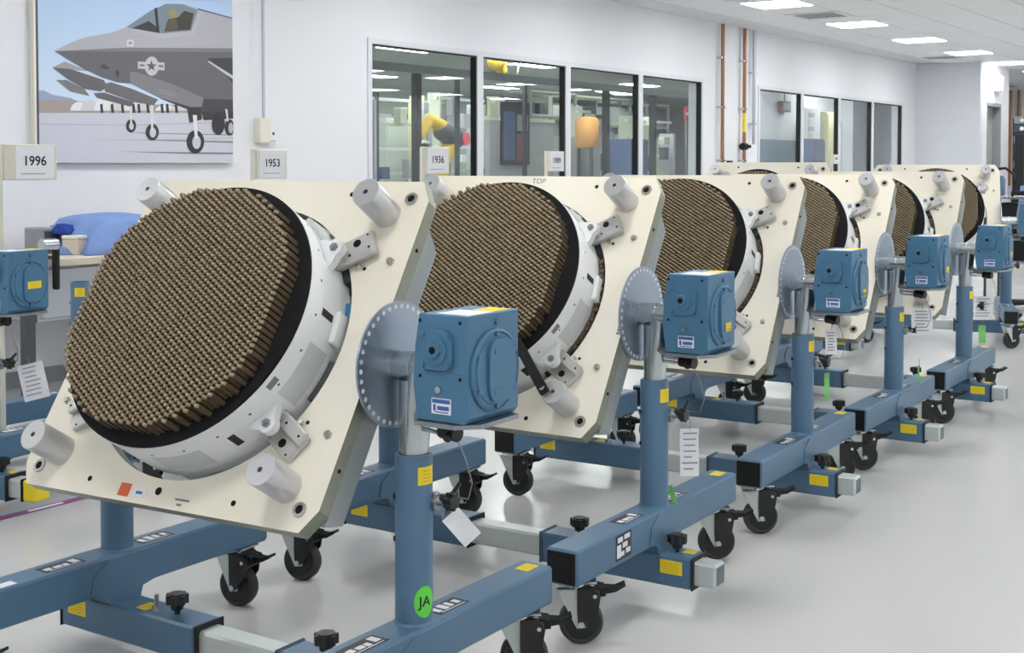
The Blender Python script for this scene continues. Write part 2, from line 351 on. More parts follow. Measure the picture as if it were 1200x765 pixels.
('tyre',(40, 40, 42),[(6.45,1.653),(6.446,1.627),(6.437,1.604),(6.423,1.585),(6.406,1.573),(6.387,1.569),(6.368,1.572),(6.351,1.584),(6.338,1.602),(6.329,1.625),(6.327,1.65),(6.33,1.675),(6.339,1.699),(6.352,1.717),(6.37,1.73),(6.389,1.734),(6.408,1.731),(6.425,1.72),(6.438,1.702),(6.447,1.679)]),
('tyre',(46, 46, 48),[(6.541,1.626),(6.539,1.608),(6.532,1.592),(6.521,1.579),(6.508,1.57),(6.493,1.567),(6.478,1.569),(6.465,1.577),(6.455,1.59),(6.448,1.606),(6.446,1.624),(6.449,1.642),(6.455,1.658),(6.466,1.672),(6.479,1.68),(6.494,1.683),(6.509,1.681),(6.522,1.673),(6.532,1.66),(6.539,1.644)]),
('hub',(180, 180, 184),[(6.529,1.622),(6.528,1.61),(6.524,1.6),(6.519,1.591),(6.512,1.586),(6.505,1.584),(6.498,1.585),(6.491,1.591),(6.486,1.599),(6.483,1.609),(6.482,1.621),(6.483,1.633),(6.486,1.644),(6.492,1.652),(6.498,1.658),(6.506,1.66),(6.513,1.658),(6.52,1.653),(6.525,1.644),(6.528,1.634)]),
('strut',(205, 205, 210),[(6.453,1.757),(6.476,1.751),(6.485,1.669),(6.469,1.669)]),
]

# ------------------------------------------------------------------ the setting
YW, ZC = 6.976, 3.073
mb = MB(); mb.box(-4, 30.2, -6.2, 8.2, -0.1, 0); struct(mb.build('floor', 'floor_gloss', smooth=False))
mb = MB(); mb.box(-4, 30.2, -6.2, 8.2, ZC + 0.014, ZC + 0.1); ceil = struct(mb.build('ceiling', 'ceiling_white', smooth=False))
# ceiling tiles in their grid (built where the photograph shows them)
T = 0.61
LX = [13.1 + 2.44 * k for k in range(-6, 7)]; LY = [5.6 - 3.66 * k for k in range(0, 4)]
lit = {(round(13.1 / T * 0 + 4 * k), -6 * j) for k in range(-6, 7) for j in range(0, 4)}
VENTS = {(2, 0): 0, (13, 1): 0}
tile_me = None
for i in range(-6, 20):
    for j in range(-4, 3):
        if (i, j) in lit or (i, j) in VENTS: continue
        x, y = 13.1 + i * T, 5.6 + j * T
        if y + T / 2 > YW or x + T / 2 > 24.5: continue
        if tile_me is None:
            mb = MB(); mb.box(-T / 2 + 0.008, T / 2 - 0.008, -T / 2 + 0.008, T / 2 - 0.008, 0, 0.013, 0.004)
            o = mb.build('ceiling_tile', 'tile_white', ceil, smooth=False); tile_me = o.data
        else:
            o = bpy.data.objects.new('ceiling_tile', tile_me); COL.objects.link(o); o.parent = ceil
        o.location = (x, y, ZC)
# ceiling lights
ORD3 = ['first', 'second', 'third', 'fourth', 'fifth', 'sixth', 'seventh', 'eighth', 'ninth', 'tenth', 'eleventh', 'twelfth', 'thirteenth']
first = None
for j, y in enumerate(LY):
    for i, x in enumerate(LX):
        k = i - 6
        names = {0: 'nearest visible', 1: 'second', 2: 'third', 3: 'fourth', 4: 'farthest'}
        if first is None:
            r = thing('ceiling_light', '', 'ceiling light', (x, y, ZC), 0)
            mb = MB(); a, b = 0.302, 0.285
            for q in ((-a, a, -a, -b), (-a, a, b, a), (-a, -b, -b, b), (b, a, -b, b)): mb.box(*q, 0.0, 0.013)
            mb.build('frame', 'fixture_white', r, smooth=False)
            mb = MB(); mb.box(-b, b, -b, b, -0.004, 0.008, .003); mb.build('diffuser', 'panel_glow', r, smooth=False)
            first = r
        else:
            r = copy_tree(first); r.location = (x, y, ZC)
        if j == 0 and 0 <= k <= 4:
            r['label'] = ['square white ceiling light cut by the top edge of the photo, nearest of the row',
                          'second lit ceiling panel in the row, above the second window',
                          'third lit ceiling panel of the row running toward the end wall',
                          'fourth lit ceiling panel, just before the jutting end wall',
                          'farthest lit ceiling panel, beyond the corner of the end wall'][k]
            r['group'] = 'row of lit ceiling panels'
        else:
            r['label'] = 'square white ceiling light out of view, %s in row %s from the window wall' % (ORD3[i], ORD3[j]); r['group'] = 'ceiling panels out of view'
for n, (i, j) in enumerate(VENTS):
    lab = ['louvred ceiling vent between the nearest and second ceiling lights', 'louvred ceiling vent close to the end wall corner'][n]
    r = thing('ceiling_vent', lab, 'vent', (13.1 + i * T, 5.6 + j * T, ZC), 0, 'louvred ceiling vents')
    mb = MB(); a, b = 0.3, 0.25
    for q in ((-a, a, -a, -b), (-a, a, b, a), (-a, -b, -b, b), (b, a, -b, b)): mb.box(*q, -0.008, 0.012)
    mb.build('frame', 'fixture_white', r, smooth=False)
    for k in range(7):
        mb = MB(); y = -0.21 + 0.07 * k; mb.prism([(y - .03, 0.010), (y + .012, -.004), (y + .018, -.002), (y - .024, .012)], lambda p, q: (-b, p, q), (2 * b, 0, 0)); mb.build('louvre', 'mid_grey', r, smooth=False)

# wall with the windows
W1 = (8.08, 14.07); W2 = (15.75, 21.5); ZB, ZT = 1.206, 2.345; TH = 0.17
mb = MB()
mb.box(-4, 22.3, YW, YW + TH, 0, ZB); mb.box(-4, 22.3, YW, YW + TH, ZT, 3.2)
for a, b in ((-4, W1[0]), (W1[1], W2[0]), (W2[1], 22.3)): mb.box(a, b, YW, YW + TH, ZB, ZT)
struct(mb.build('wall_left', 'wall_paint', smooth=False))
# block jutting out at the end, with a doorway in its side
mb = MB(); mb.box(22.24, 22.4, 5.9, YW, 0, ZC + 0.01); struct(mb.build('wall_end', 'wall_end', smooth=False))
mb = MB(); mb.box(22.4, 22.64, 5.9, 6.06, 0, ZC + 0.01); mb.box(23.58, 24.1, 5.9, 6.06, 0, ZC + 0.01); mb.box(22.64, 23.58, 5.9, 6.06, 2.42, ZC + 0.01)
mb.box(23.95, 24.1, 6.06, 8.1, 0, ZC + 0.01)
struct(mb.build('wall_end_side', 'wall_paint', smooth=False))
d = sempty('door_1', (22.64, 5.9, 0))
mb = MB(); mb.box(0, 0.05, 0.0, 0.18, 0, 2.42); mb.box(0.89, 0.94, 0.0, 0.18, 0, 2.42); mb.box(0, .94, 0, .18, 2.36, 2.42); mb.build('frame', 'mid_grey', d, smooth=False)
mb = MB(); mb.box(0.05, 0.89, 0.13, 0.17, 0, 2.36); mb.build('door_leaf', 'partition_grey', d, smooth=False)
mb = MB(); mb.box(0.2, 0.34, 0.118, 0.131, 1.0, 2.1); mb.build('vision_panel', 'dark_grey', d, smooth=False)
mb = MB(); mb.cyl((0.8, 0.13, 1.05), (0.8, 0.06, 1.05), 0.012, n=10); mb.box(0.68, 0.81, 0.055, 0.07, 1.04, 1.06); mb.build('handle', 'zinc', d)
mb = MB(); mb.box(30, 30.2, -6.2, 8.2, 0, 3.2); struct(mb.build('wall_far', 'wall_paint', smooth=False))
mb = MB(); mb.box(22.3, 30.2, 8.1, 8.3, 0, 3.2); struct(mb.build('wall_far_left', 'wall_paint', smooth=False))
mb = MB(); mb.box(-4, 30.2, -6.4, -6.2, 0, 3.2); struct(mb.build('wall_right', 'wall_paint', smooth=False))
mb = MB(); mb.box(-4.2, -4, -6.4, YW + TH, 0, 3.2); struct(mb.build('wall_behind', 'wall_paint', smooth=False))
mb = MB(); mb.box(-4, 22.24, YW - 0.012, YW, 0, 0.1); struct(mb.build('baseboard_left', 'mid_grey', smooth=False))

def window(name, xa, xb, n):
    w = sempty(name, (0, 0, 0))
    y0 = YW - 0.012
    mb = MB()
    mb.box(xa - 0.05, xb + 0.05, y0, y0 + 0.05, ZT, ZT + 0.045); mb.box(xa - 0.05, xb + 0.05, y0 - .02, y0 + 0.05, ZB - 0.045, ZB)
    mb.box(xa - 0.05, xa, y0, y0 + 0.05, ZB, ZT); mb.box(xb, xb + 0.05, y0, y0 + 0.05, ZB, ZT)
    mb.build('window_frame', 'frame_white', w, smooth=False)
    p = (xb - xa) / n
    for k in range(1, n):
        mb = MB(); mb.box(xa + k * p - 0.045, xa + k * p + 0.045, y0, y0 + 0.075, ZB, ZT); mb.build('mullion', 'frame_white', w, smooth=False)
    for k in range(n):
        a = xa + k * p + (0.045 if k else 0); b = xa + (k + 1) * p - (0.045 if k < n - 1 else 0)
        mb = MB(); mb.box(b - 0.014, b, y0 + 0.012, y0 + 0.07, ZB, ZT); mb.box(a, a + 0.014, y0 + 0.012, y0 + 0.07, ZB, ZT)
        mb.box(a + .012, b - .012, y0 + 0.012, y0 + 0.07, ZT - 0.012, ZT); mb.box(a + .012, b - .012, y0 + .012, y0 + .07, ZB, ZB + 0.008)
        mb.build('gasket', 'gasket', w, smooth=False)
        mb = MB(); mb.box(a + 0.005, b - 0.005, y0 + 0.045, y0 + 0.049, ZB + .003, ZT - .003); mb.build('pane', 'window_glass', w, smooth=False)
window('window_1', W1[0], W1[1], 4)
window('window_2', W2[0], W2[1], 4)

# ------------------------------------------------------------------ rooms behind the glass
BY = 19.0
mb = MB(); mb.box(4, 36, YW + TH, BY + 2, -0.1, 0); struct(mb.build('floor', 'floor_gloss', smooth=False))
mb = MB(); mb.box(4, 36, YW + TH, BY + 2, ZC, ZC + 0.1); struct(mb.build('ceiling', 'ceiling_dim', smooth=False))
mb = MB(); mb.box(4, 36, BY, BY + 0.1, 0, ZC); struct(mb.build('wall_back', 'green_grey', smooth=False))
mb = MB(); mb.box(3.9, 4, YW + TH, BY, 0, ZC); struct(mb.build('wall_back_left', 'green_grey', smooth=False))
mb = MB(); mb.box(36, 36.1, 8.2, BY, 0, ZC); struct(mb.build('wall_back_right', 'partition_grey', smooth=False))
mb = MB(); mb.prism([(15.2, 7.15), (20.5, 9.97), (20.46, 10.06), (15.1, 7.2)], lambda a, b: (a, b, 0), (0, 0, ZC)); struct(mb.build('wall_partition', 'wall_paint', smooth=False))
mb = MB(); mb.box(20.5, 36, 10.0, 10.1, 0, ZC); wb = struct(mb.build('wall_partition_back', 'wall_paint', smooth=False))
mb = MB(); mb.box(20.6, 24.4, 9.985, 10.0, 0, 1.84); mb.build('wainscot', 'wainscot', wb, smooth=False)
ORD = ['first', 'second', 'third', 'fourth', 'fifth', 'sixth', 'seventh', 'eighth', 'ninth', 'tenth', 'eleventh', 'twelfth', 'thirteenth']
BL = [(9.5, 9.4), (13.2, 9.2), (16.4, 9.7), (11.2, 11.8), (15.0, 12.2), (18.6, 12.4), (15.84, 14.4), (20.16, 14.2), (19.0, 16.4), (23.5, 16.6), (12.5, 16.5), (24.5, 13.6), (21.5, 9.2), (25.0, 9.1), (18.4, 8.0), (9.6, 14.2), (12.4, 13.9), (22.6, 15.2), (26.5, 15.4), (15.6, 16.8), (9.0, 16.9), (29.0, 9.3), (20.0, 11.0), (13.6, 11.0), (28.0, 12.5)]  # visible lights plus extra ones added to brighten these rooms
back_me = None
for i, (x, y) in enumerate(BL):
    r = copy_tree(first); r.location = (x, y, ZC - 0.012); r.scale = (2.0, 0.6, 1)
    for c_ in r.children:
        if c_.name.startswith('diffuser'):
            if back_me is None: back_me = c_.data.copy(); back_me.materials[0] = MATS['panel_glow_back']
            c_.data = back_me
    r['label'] = 'long ceiling light behind the glass, %s from the left in the %s row back' % (ORD[sum(1 for q in BL if round(q[1] / 2.4) == round(y / 2.4) and q[0] <= x) - 1], ORD[max(0, int(round(y / 2.4)) - 3)]); r['group'] = 'ceiling lights behind the windows'
# robot arm
def seg(mb, pts, rs, n=16):
    for k in range(len(pts) - 1): mb.cyl(pts[k], pts[k + 1], rs[k], rs[k + 1], n)
    for p, r in zip(pts, rs): mb.lathe([(0.001, -r)] + [(r * sin(t), -r * cos(t)) for t in (0.4, 0.8, 1.2, pi / 2, 1.94, 2.34, 2.74)] + [(0.001, r)], n, origin=p)
r = thing('robot_arm', 'yellow jointed robot arm behind the first window pane, over the 1936 sign', 'robot', (13.05, 10.0, 0), 0)
mb = MB(); mb.cyl((0, 0, 0), (0, 0, 0.5), 0.28, 0.22); mb.cyl((0, 0, .5), (0, 0, 1.0), .2, .2); mb.build('base', 'dark_grey', r)
mb = MB(); seg(mb, [(-.2, 0, 1.0), (-0.18, 0, 1.38), (0.12, 0, 1.66)], [.13, .11, .1]); mb.build('lower_arm', 'robot_yellow', r)
mb = MB(); seg(mb, [(0.12, -.02, 1.70), (-0.12, 0, 1.78)], [.14, .12]); mb.build('elbow', 'dark_grey', r)
mb = MB(); mb.cyl((0.18, -.16, 1.69), (0.18, .16, 1.69), .08); mb.build('motor', 'red_sign', r)
mb = MB(); seg(mb, [(-.14, 0, 1.84), (-0.38, 0, 1.92), (-.56, 0, 1.72)], [.09, .08, .06]); mb.build('forearm', 'robot_yellow', r)
mb = MB(); mb.cyl((-.56, 0, 1.72), (-.66, 0, 1.6), .05, .03); mb.build('gripper', 'mid_grey', r)
r = thing('hanging_robot', 'yellow robot head hanging from the ceiling behind the second pane', 'robot', (13.43, 9.5, ZC), 0)
mb = MB(); mb.cyl((0, 0, 0), (0, 0, -.28), .1, .08); mb.build('mount', 'mid_grey', r)
mb = MB(); seg(mb, [(-.04, 0, -.42), (.06, 0, -.36), (.10, 0, -.52)], [.11, .08, .07]); mb.build('arm', 'robot_yellow', r)
mb = MB(); mb.tube([(.3 + .17 * cos(t), 0, -.42 + .22 * sin(t)) for t in [k * pi / 6 for k in range(13)]], .014); mb.build('hose', 'pale_yellow', r)
# dark posts of the glass cells
for i, (x, y, lab) in enumerate([(11.18, 9.0, 'dark steel post behind the first window pane beside the robot arm'), (11.92, 9.0, 'slim dark post right of the robot arm behind the first pane'), (13.45, 9.1, 'slim dark post at the left of the second window pane'), (15.27, 9.0, 'dark steel post behind the third window pane'), (16.6, 9.0, 'dark steel post behind the fourth window pane, left'), (17.9, 9.0, 'dark steel post behind the fourth window pane, right')]):
    r = thing('steel_post', lab, 'post', (x, y, 0), 0, 'posts of the glass cells')
    w = 0.04 if i in (0, 3, 4) else 0.022
    mb = MB(); mb.box(-w, w, -w, w, 0.012, 2.36); mb.build('column', 'gasket' if i in (0, 3, 4) else 'dark_grey', r, smooth=False)
    mb = MB(); mb.box(-w * 2, w * 2, -w * 2, w * 2, 0, 0.012); mb.build('foot_plate', 'dark_grey', r, smooth=False)
r = thing('header_beam', 'grey header beam over the glass cells behind the windows', 'beam', (14.5, 9.0, 2.36), 0)
mb = MB(); mb.box(-4.5, 3.6, -.06, .06, 0.0, 0.09); mb.build('beam_body', 'mid_grey', r, smooth=False)
# partition with dark notice board
r = thing('office_partition', 'grey partition panel with a dark notice board behind the second pane', 'partition', (14.7, 10.0, 0), 0)
mb = MB(); mb.box(-.75, .8, 0, .08, 0, 1.95); mb.build('panel', 'partition_grey', r, smooth=False)
mb = MB(); mb.box(-.78, .83, -.01, .09, 1.95, 2.0); mb.build('top_rail', 'pale_green', r, smooth=False)
r2 = thing('notice_board', 'tall dark notice board with blue and red pictures on the grey partition', 'board', (14.52, 9.985, 1.78), 0)
mb = MB(); mb.box(-.33, .33, -.02, .015, -.42, .42); mb.build('backing', 'gasket', r2, smooth=False)
mb = MB(); mb.box(-.3, -.03, -.026, -.02, -.36, .3); mb.build('picture', 'board_blue', r2, smooth=False)
mb = MB(); mb.box(.0, .28, -.026, -.02, -.38, .0); mb.build('picture', 'board_red', r2, smooth=False)
mb = MB(); mb.box(.02, .28, -.026, -.02, .04, .26); mb.build('picture', 'mid_grey', r2, smooth=False)
# machines and racks
CNT = {}
def rack(name, label, x, y, w, h, shelves, cat, seed, short, cmats=('pale_green', 'bench_grey', 'green_grey', 'label_white', 'mid_grey', 'dark_grey')):
    rnd = random.Random(seed); r = thing(name, label, cat, (x, y, 0), 0)
    for sx in (-w / 2, w / 2):
        for sy in (0, .5):
            mb = MB(); mb.box(sx - .025, sx + .025, sy - .025, sy + .025, 0, h); mb.build('upright', 'mid_grey', r, smooth=False)
    for k in range(shelves):
        z = 0.25 + (h - .25) * k / (shelves - 1); mb = MB(); mb.box(-w / 2, w / 2, -.02, .52, z - .03, z); sh = mb.build('shelf', 'pale_green', r, smooth=False)
        xx = -w / 2 + .05
        while xx < w / 2 - .2 and k < shelves - 1 and z > .8:
            bw = rnd.uniform(.12, .34); bh = rnd.uniform(.1, min(.32, (h - .25) / (shelves - 1) - .06))
            b = MB(); b.box(xx, xx + bw, rnd.uniform(.02, .1), .45, z, z + bh, .008)
            o = b.build('storage_box', rnd.choice(cmats)); o.location = (x, y, 0)
            cn = {'pale_green': 'pale green', 'bench_grey': 'light grey', 'green_grey': 'grey green', 'label_white': 'white', 'mid_grey': 'mid grey', 'dark_grey': 'dark grey'}[o.data.materials[0].name]; cnt0 = CNT.setdefault(short, {})
            tag(o, '%s box %s along on the %s shelf of the %s' % (cn, ORD[cnt0.setdefault(k, 0)], ORD[k], short), 'box', 'storage boxes on the racks behind the windows'); cnt0[k] += 1
            xx += bw + rnd.uniform(.02, .12)
    return r
rack('storage_rack', 'tall shelf rack full of boxes behind the third window pane', 20.5, 12.2, 2.2, 2.6, 6, 'rack', 3, 'third pane rack')
rack('storage_rack', 'tall shelf rack full of boxes behind the fourth window pane', 22.9, 12.6, 2.0, 2.6, 6, 'rack', 4, 'fourth pane rack')
rack('storage_rack', 'pale shelf rack behind the third pane, behind the orange tank', 18.6, 12.0, 1.4, 2.6, 7, 'rack', 8, 'rack by the orange tank')
rack('storage_rack', 'shelf rack at the far left of the first window pane', 11.9, 12.4, 1.6, 2.5, 6, 'rack', 9, 'leftmost pane rack')
rack('storage_rack', 'shelf rack far behind the first window pane, left of the robot', 13.3, 13.6, 2.2, 2.5, 5, 'rack', 5, 'rack left of the robot')
rack('storage_rack', 'shelf rack far behind the first window pane, right of the robot', 17.6, 14.4, 2.4, 2.5, 5, 'rack', 6, 'rack right of the robot')
def cabinet(name, label, x, y, w, dp, h, m, cat, doors=1, dm='mid_grey'):
    r = thing(name, label, cat, (x, y, 0), 0)
    mb = MB(); mb.box(-w / 2, w / 2, 0, dp, 0.05, h, .01); mb.build('body', m, r, smooth=False)
    mb = MB(); mb.box(-w / 2 + .03, w / 2 - .03, .03, dp - .03, 0, .05); mb.build('plinth', 'dark_grey', r, smooth=False)
    for k in range(doors):
        a = -w / 2 + .02 + k * (w - .04) / doors; b = a + (w - .04) / doors - .01
        mb = MB(); mb.box(a, b, -.018, 0, .08, h - .04, .004); dd = mb.build('door', m, r, smooth=False)
        mb = MB(); mb.box(b - .06, b - .04, -.045, -.018, h * .5, h * .5 + .14); mb.build('handle', dm, dd, smooth=False)
    return r
cabinet('machine_cabinet', 'grey machine cabinet behind the third window pane, low and wide', 17.6, 10.65, .62, .6, 1.8, 'partition_grey', 'cabinet')
r = thing('orange_tank', 'orange rounded tank on a stand behind the third window pane', 'tank', (17.0, 10.35, 0), 0)
mb = MB(); mb.lathe([(.001, 1.6), (.15, 1.62), (.19, 1.7), (.19, 2.0), (.15, 2.08), (.001, 2.1)], 24); mb.build('vessel', 'orange_drum', r)
for k in range(3):
    t = 2.1 * k; mb = MB(); mb.cyl((.13 * cos(t), .13 * sin(t), 0), (.13 * cos(t), .13 * sin(t), 1.65), .03, n=8); mb.build('leg', 'dark_grey', r)
cabinet('test_console', 'dark test console behind the third window pane beside the mullion', 19.2, 11.2, .8, .6, 1.72, 'dark_grey', 'console', 2)
cabinet('test_console', 'blue grey console behind the fourth window pane at its left', 17.3, 9.6, .5, .5, 1.75, 'board_blue', 'console')
cabinet('pale_machine', 'pale green machine housing behind the fourth window pane', 20.6, 11.3, 1.1, .6, 1.8, 'pale_green', 'machine', 2)
cabinet('pale_machine', 'pale green machine housing at the left edge of the first pane', 11.2, 11.0, .9, .6, 2.2, 'pale_green', 'machine', 2)
cabinet('test_console', 'tall dark console behind the left of the first pane', 10.75, 10.0, .34, .4, 1.8, 'dark_grey', 'console')
cabinet('pale_machine', 'grey green machine between posts right of the robot arm', 14.2, 11.6, .9, .6, 2.0, 'green_grey', 'machine', 2)
def machine_frame(label, x, y, w, hgt, seed):
    rnd = random.Random(seed); t = thing('assembly_machine', label, 'machine', (x, y, 0), 0, 'open machines behind the windows')
    xs = sorted([-w / 2, w / 2] + [rnd.uniform(-w / 2 + .1, w / 2 - .1) for _ in range(4)])
    for k, a in enumerate(xs):
        mb = MB(); q = .02 + .02 * (k % 2); mb.box(a - q, a + q, rnd.uniform(0, .1), .3, 0, hgt - rnd.uniform(0, .3) * (k % 2)); mb.build('upright', ('pale_green', 'bench_grey', 'dark_grey', 'pale_yellow')[k % 4], t, smooth=False)
    for k in range(5):
        z = .9 + (hgt - 1.0) * k / 4; mb = MB(); mb.box(-w / 2 - .05, w / 2 + .05, .1, .16, z, z + .04); mb.build('rail', 'pale_green' if k % 2 else 'label_white', t, smooth=False)
    for k in range(7):
        a = rnd.uniform(-w / 2, w / 2 - .2); z = rnd.uniform(1.0, hgt - .3); mb = MB(); mb.box(a, a + rnd.uniform(.08, .25), .0, .12, z, z + rnd.uniform(.08, .3), .006); mb.build('module', rnd.choice(['label_white', 'mid_grey', 'pale_green', 'dark_grey', 'board_blue', 'bench_grey']), t, smooth=False)
machine_frame('open machine frame at the left of the first pane, before the pale cabinet', 11.0, 10.6, 1.0, 2.3, 1)
machine_frame('open machine frame behind the robot arm in the first pane', 13.4, 11.0, 1.3, 2.3, 2)
machine_frame('open machine frame behind the third pane right of the orange tank', 18.3, 10.9, .9, 2.3, 3)
machine_frame('open machine frame behind the fourth pane near the red sign', 20.2, 10.9, 1.5, 2.2, 4)
machine_frame('open machine frame behind the top of the grey partition', 15.6, 11.4, 1.6, 2.4, 5)
r = thing('stop_sign', 'small red round sign behind the fourth window pane', 'sign', (21.6, 11.0, 2.3), 0)
mb = MB(); mb.cyl((0, 0, 0), (0, -.02, 0), .15); mb.build('disc', 'red_sign', r)
mb = MB(); mb.box(-.09, .09, -.026, -.02, -.03, .03); mb.build('bar', 'label_white', r, smooth=False)
mb = MB(); mb.cyl((0, .02, -2.3), (0, .02, .1), .02, n=8); mb.build('pole', 'mid_grey', r)
# second room: cabinets, board, clock
r = thing('wall_clock', 'square reddish box sign on the wall behind the second window', 'sign', (23.6, 9.93, 2.48), 0)
mb = MB(); mb.box(-.2, .2, -.05, .05, -.1, .1, .01); mb.build('case', 'board_red', r, smooth=False)
mb = MB(); mb.box(-.17, .17, -.055, -.05, -.07, .07); mb.build('face', 'mid_grey', r, smooth=False)
mb = MB(); mb.cyl((0, 0, .1), (0, 0, .59), .015, n=8); mb.build('rod', 'mid_grey', r)
r = thing('paper_board', 'white board with pinned papers behind the second window', 'board', (23.85, 9.5, 1.0), 0)
mb = MB(); mb.box(-.5, .5, 0, .03, 0, 1.45); mb.build('board', 'label_white', r, smooth=False)
for k in range(5):
    mb = MB(); mb.box(-.1, .18, -.006, 0, .75 + .13 * k, .84 + .13 * k); mb.build('sheet', 'plastic_beige' if k % 2 else 'bench_grey', r, smooth=False)
for s in (-.45, .45):
    mb = MB(); mb.box(s - .02, s + .02, 0, .04, -1.0, 0); mb.build('leg', 'mid_grey', r, smooth=False)
cabinet('tall_cabinet', 'pale yellow tall cabinet behind the second window', 24.75, 9.4, .62, .5, 2.4, 'pale_yellow', 'cabinet')
cabinet('tall_cabinet', 'grey tall cabinet behind the third pane of the second window', 25.3, 9.0, .9, .3, 2.2, 'bench_grey', 'cabinet', 2)
cabinet('tall_cabinet', 'darker grey tall cabinet behind the last pane of the second window', 27.2, 9.0, 1.2, .3, 2.22, 'partition_grey', 'cabinet', 2)
cabinet('blue_cabinet', 'low blue cabinet behind the second pane of the second window', 23.0, 9.0, .6, .2, 1.84, 'board_blue', 'cabinet')

# ------------------------------------------------------------------ wall services
def pipe(name, label, x, m, z0, y=YW - 0.06, r=0.022, cat='pipe', group=None, bands=True):
    t = thing(name, label, cat, (x, y, z0), 0, group)
    mb = MB(); mb.cyl((0, 0, 0), (0, 0, ZC - z0), r, n=14); mb.build('tube', m, t)
    for z in ((.25, .9, 1.5) if bands else ()):
        if z < ZC - z0:
            mb = MB(); mb.box(-r - .03, r + .03, -r * .6, .06, z, z + .025); mb.build('clamp', 'zinc', t, smooth=False)
    return t
p1 = pipe('copper_pipe', 'left copper pipe running up the wall between the windows', 14.53, 'copper', 1.15, group='copper pipes between the windows')
mb = MB(); mb.cyl((0, -.05, .1), (.12, -.05, .1), .05); mb.cyl((.1, -.05, .1), (.1, -.05, .26), .05, .04); mb.build('valve', 'matt_black', p1)
p2 = pipe('copper_pipe', 'right copper pipe with a yellow marking band between the windows', 15.16, 'copper', 1.15, group='copper pipes between the windows')
mb = MB(); mb.cyl((0, 0, .62), (0, 0, .86), .0235, n=14); mb.build('marking_band', 'yellow', p2)
mb = MB(); mb.cyl((-.05, 0, .44), (.05, 0, .44), .045); mb.cyl((0, 0, .44), (0, -.09, .44), .02); mb.build('valve', 'matt_black', p2)
mb = MB(); mb.cyl((-.12, -.03, .08), (-.28, -.03, .08), .05); mb.build('regulator', 'matt_black', p2)
pipe('conduit', 'grey conduit right of the copper pipes, ending above the plates', 15.45, 'conduit', 1.62, r=.022)
c = pipe('conduit', 'thin vertical conduit on the white wall right of the aircraft picture', 6.81, 'conduit', 1.70, r=.011, bands=False)
r = thing('outlet_box', 'beige outlet box at the foot of the thin wall conduit', 'socket', (6.84, YW - .05, 1.62), 0)
mb = MB(); mb.box(-.075, .035, -.02, .05, -.1, .085, .006); mb.build('housing', 'plastic_beige', r)
mb = MB(); mb.box(.036, .11, .0, .05, -.085, .075, .004); mb.build('cover_plate', 'fixture_white', r)
mb = MB(); mb.box(.07, .085, -.004, .0, -.04, -.02); mb.build('switch', 'matt_black', r, smooth=False)
# framed aircraft picture (a flat print)
px0, px1, pz0, pz1 = 4.906, 6.53, 1.372, 2.62
pic = thing('aircraft_picture', 'large framed photograph of grey fighter jets parked in a row, on the white wall', 'picture', ((px0 + px1) / 2, 6.94, pz0), 0)
ox = -(px0 + px1) / 2
mb = MB(); mb.box(px0 + ox, px1 + ox, 0.003, .03, 0, pz1 - pz0); mb.build('backing_board', 'dark_grey', pic, smooth=False)
mb = MB(); mb.box(px0 + ox - .016, px0 + ox, -.012, .034, -.004, pz1 - pz0); mb.build('edge_strip', 'plastic_beige', pic, smooth=False)
mb = MB(); mb.box(px0 + ox - .006, px0 + ox + .02, -.006, .004, -.004, pz1 - pz0); mb.build('edge_dark_strip', 'dark_grey', pic, smooth=False)  # dark edge of the picture panel
m = bpy.data.materials.new('print_sky'); m.use_nodes = True; nt = m.node_tree; bs = nt.nodes['Principled BSDF']
tc = nt.nodes.new('ShaderNodeTexCoord'); sp = nt.nodes.new('ShaderNodeSeparateXYZ'); mr = nt.nodes.new('ShaderNodeMapRange'); mx = nt.nodes.new('ShaderNodeMix'); mx.data_type = 'RGBA'
mr.inputs['From Min'].default_value = .25; mr.inputs['From Max'].default_value = 1.25
mx.inputs[6].default_value = rgb(208, 224, 241); mx.inputs[7].default_value = rgb(162, 192, 226)
nt.links.new(tc.outputs['Object'], sp.inputs[0]); nt.links.new(sp.outputs[2], mr.inputs['Value']); nt.links.new(mr.outputs[0], mx.inputs[0]); nt.links.new(mx.outputs[2], bs.inputs['Base Color'])
bs.inputs['Roughness'].default_value = .35; MATS['print_sky'] = m
mb = MB(); mb.box(px0 + ox, px1 + ox, 0.0, .003, 0, pz1 - pz0); mb.build('printed_sky', 'print_sky', pic, smooth=False)
pm = {}
groups = {}
for i, (n, c, pts) in enumerate(POSTER):
    groups.setdefault(n, []).append((i, c, pts))
for n, items in groups.items():
    mb = MB(); ms = []
    for i, c, pts in items:
        key = 'print_%d_%d_%d' % c
        if key not in MATS: mat(key, rgb(*c), 0.35, var=0.03, vscale=12)
        if key not in ms: ms.append(key)
        mb.cur = ms.index(key)
        y = -0.0002 - 0.00006 * i
        pts = [(min(max(a, px0), px1), max(b, pz0)) for a, b in pts]
        mb.add([(a + ox, y, b - pz0) for a, b in pts], [tuple(range(len(pts)))])
    stuff(mb.build('printed_' + n, ms, pic, smooth=False, recalc=False))
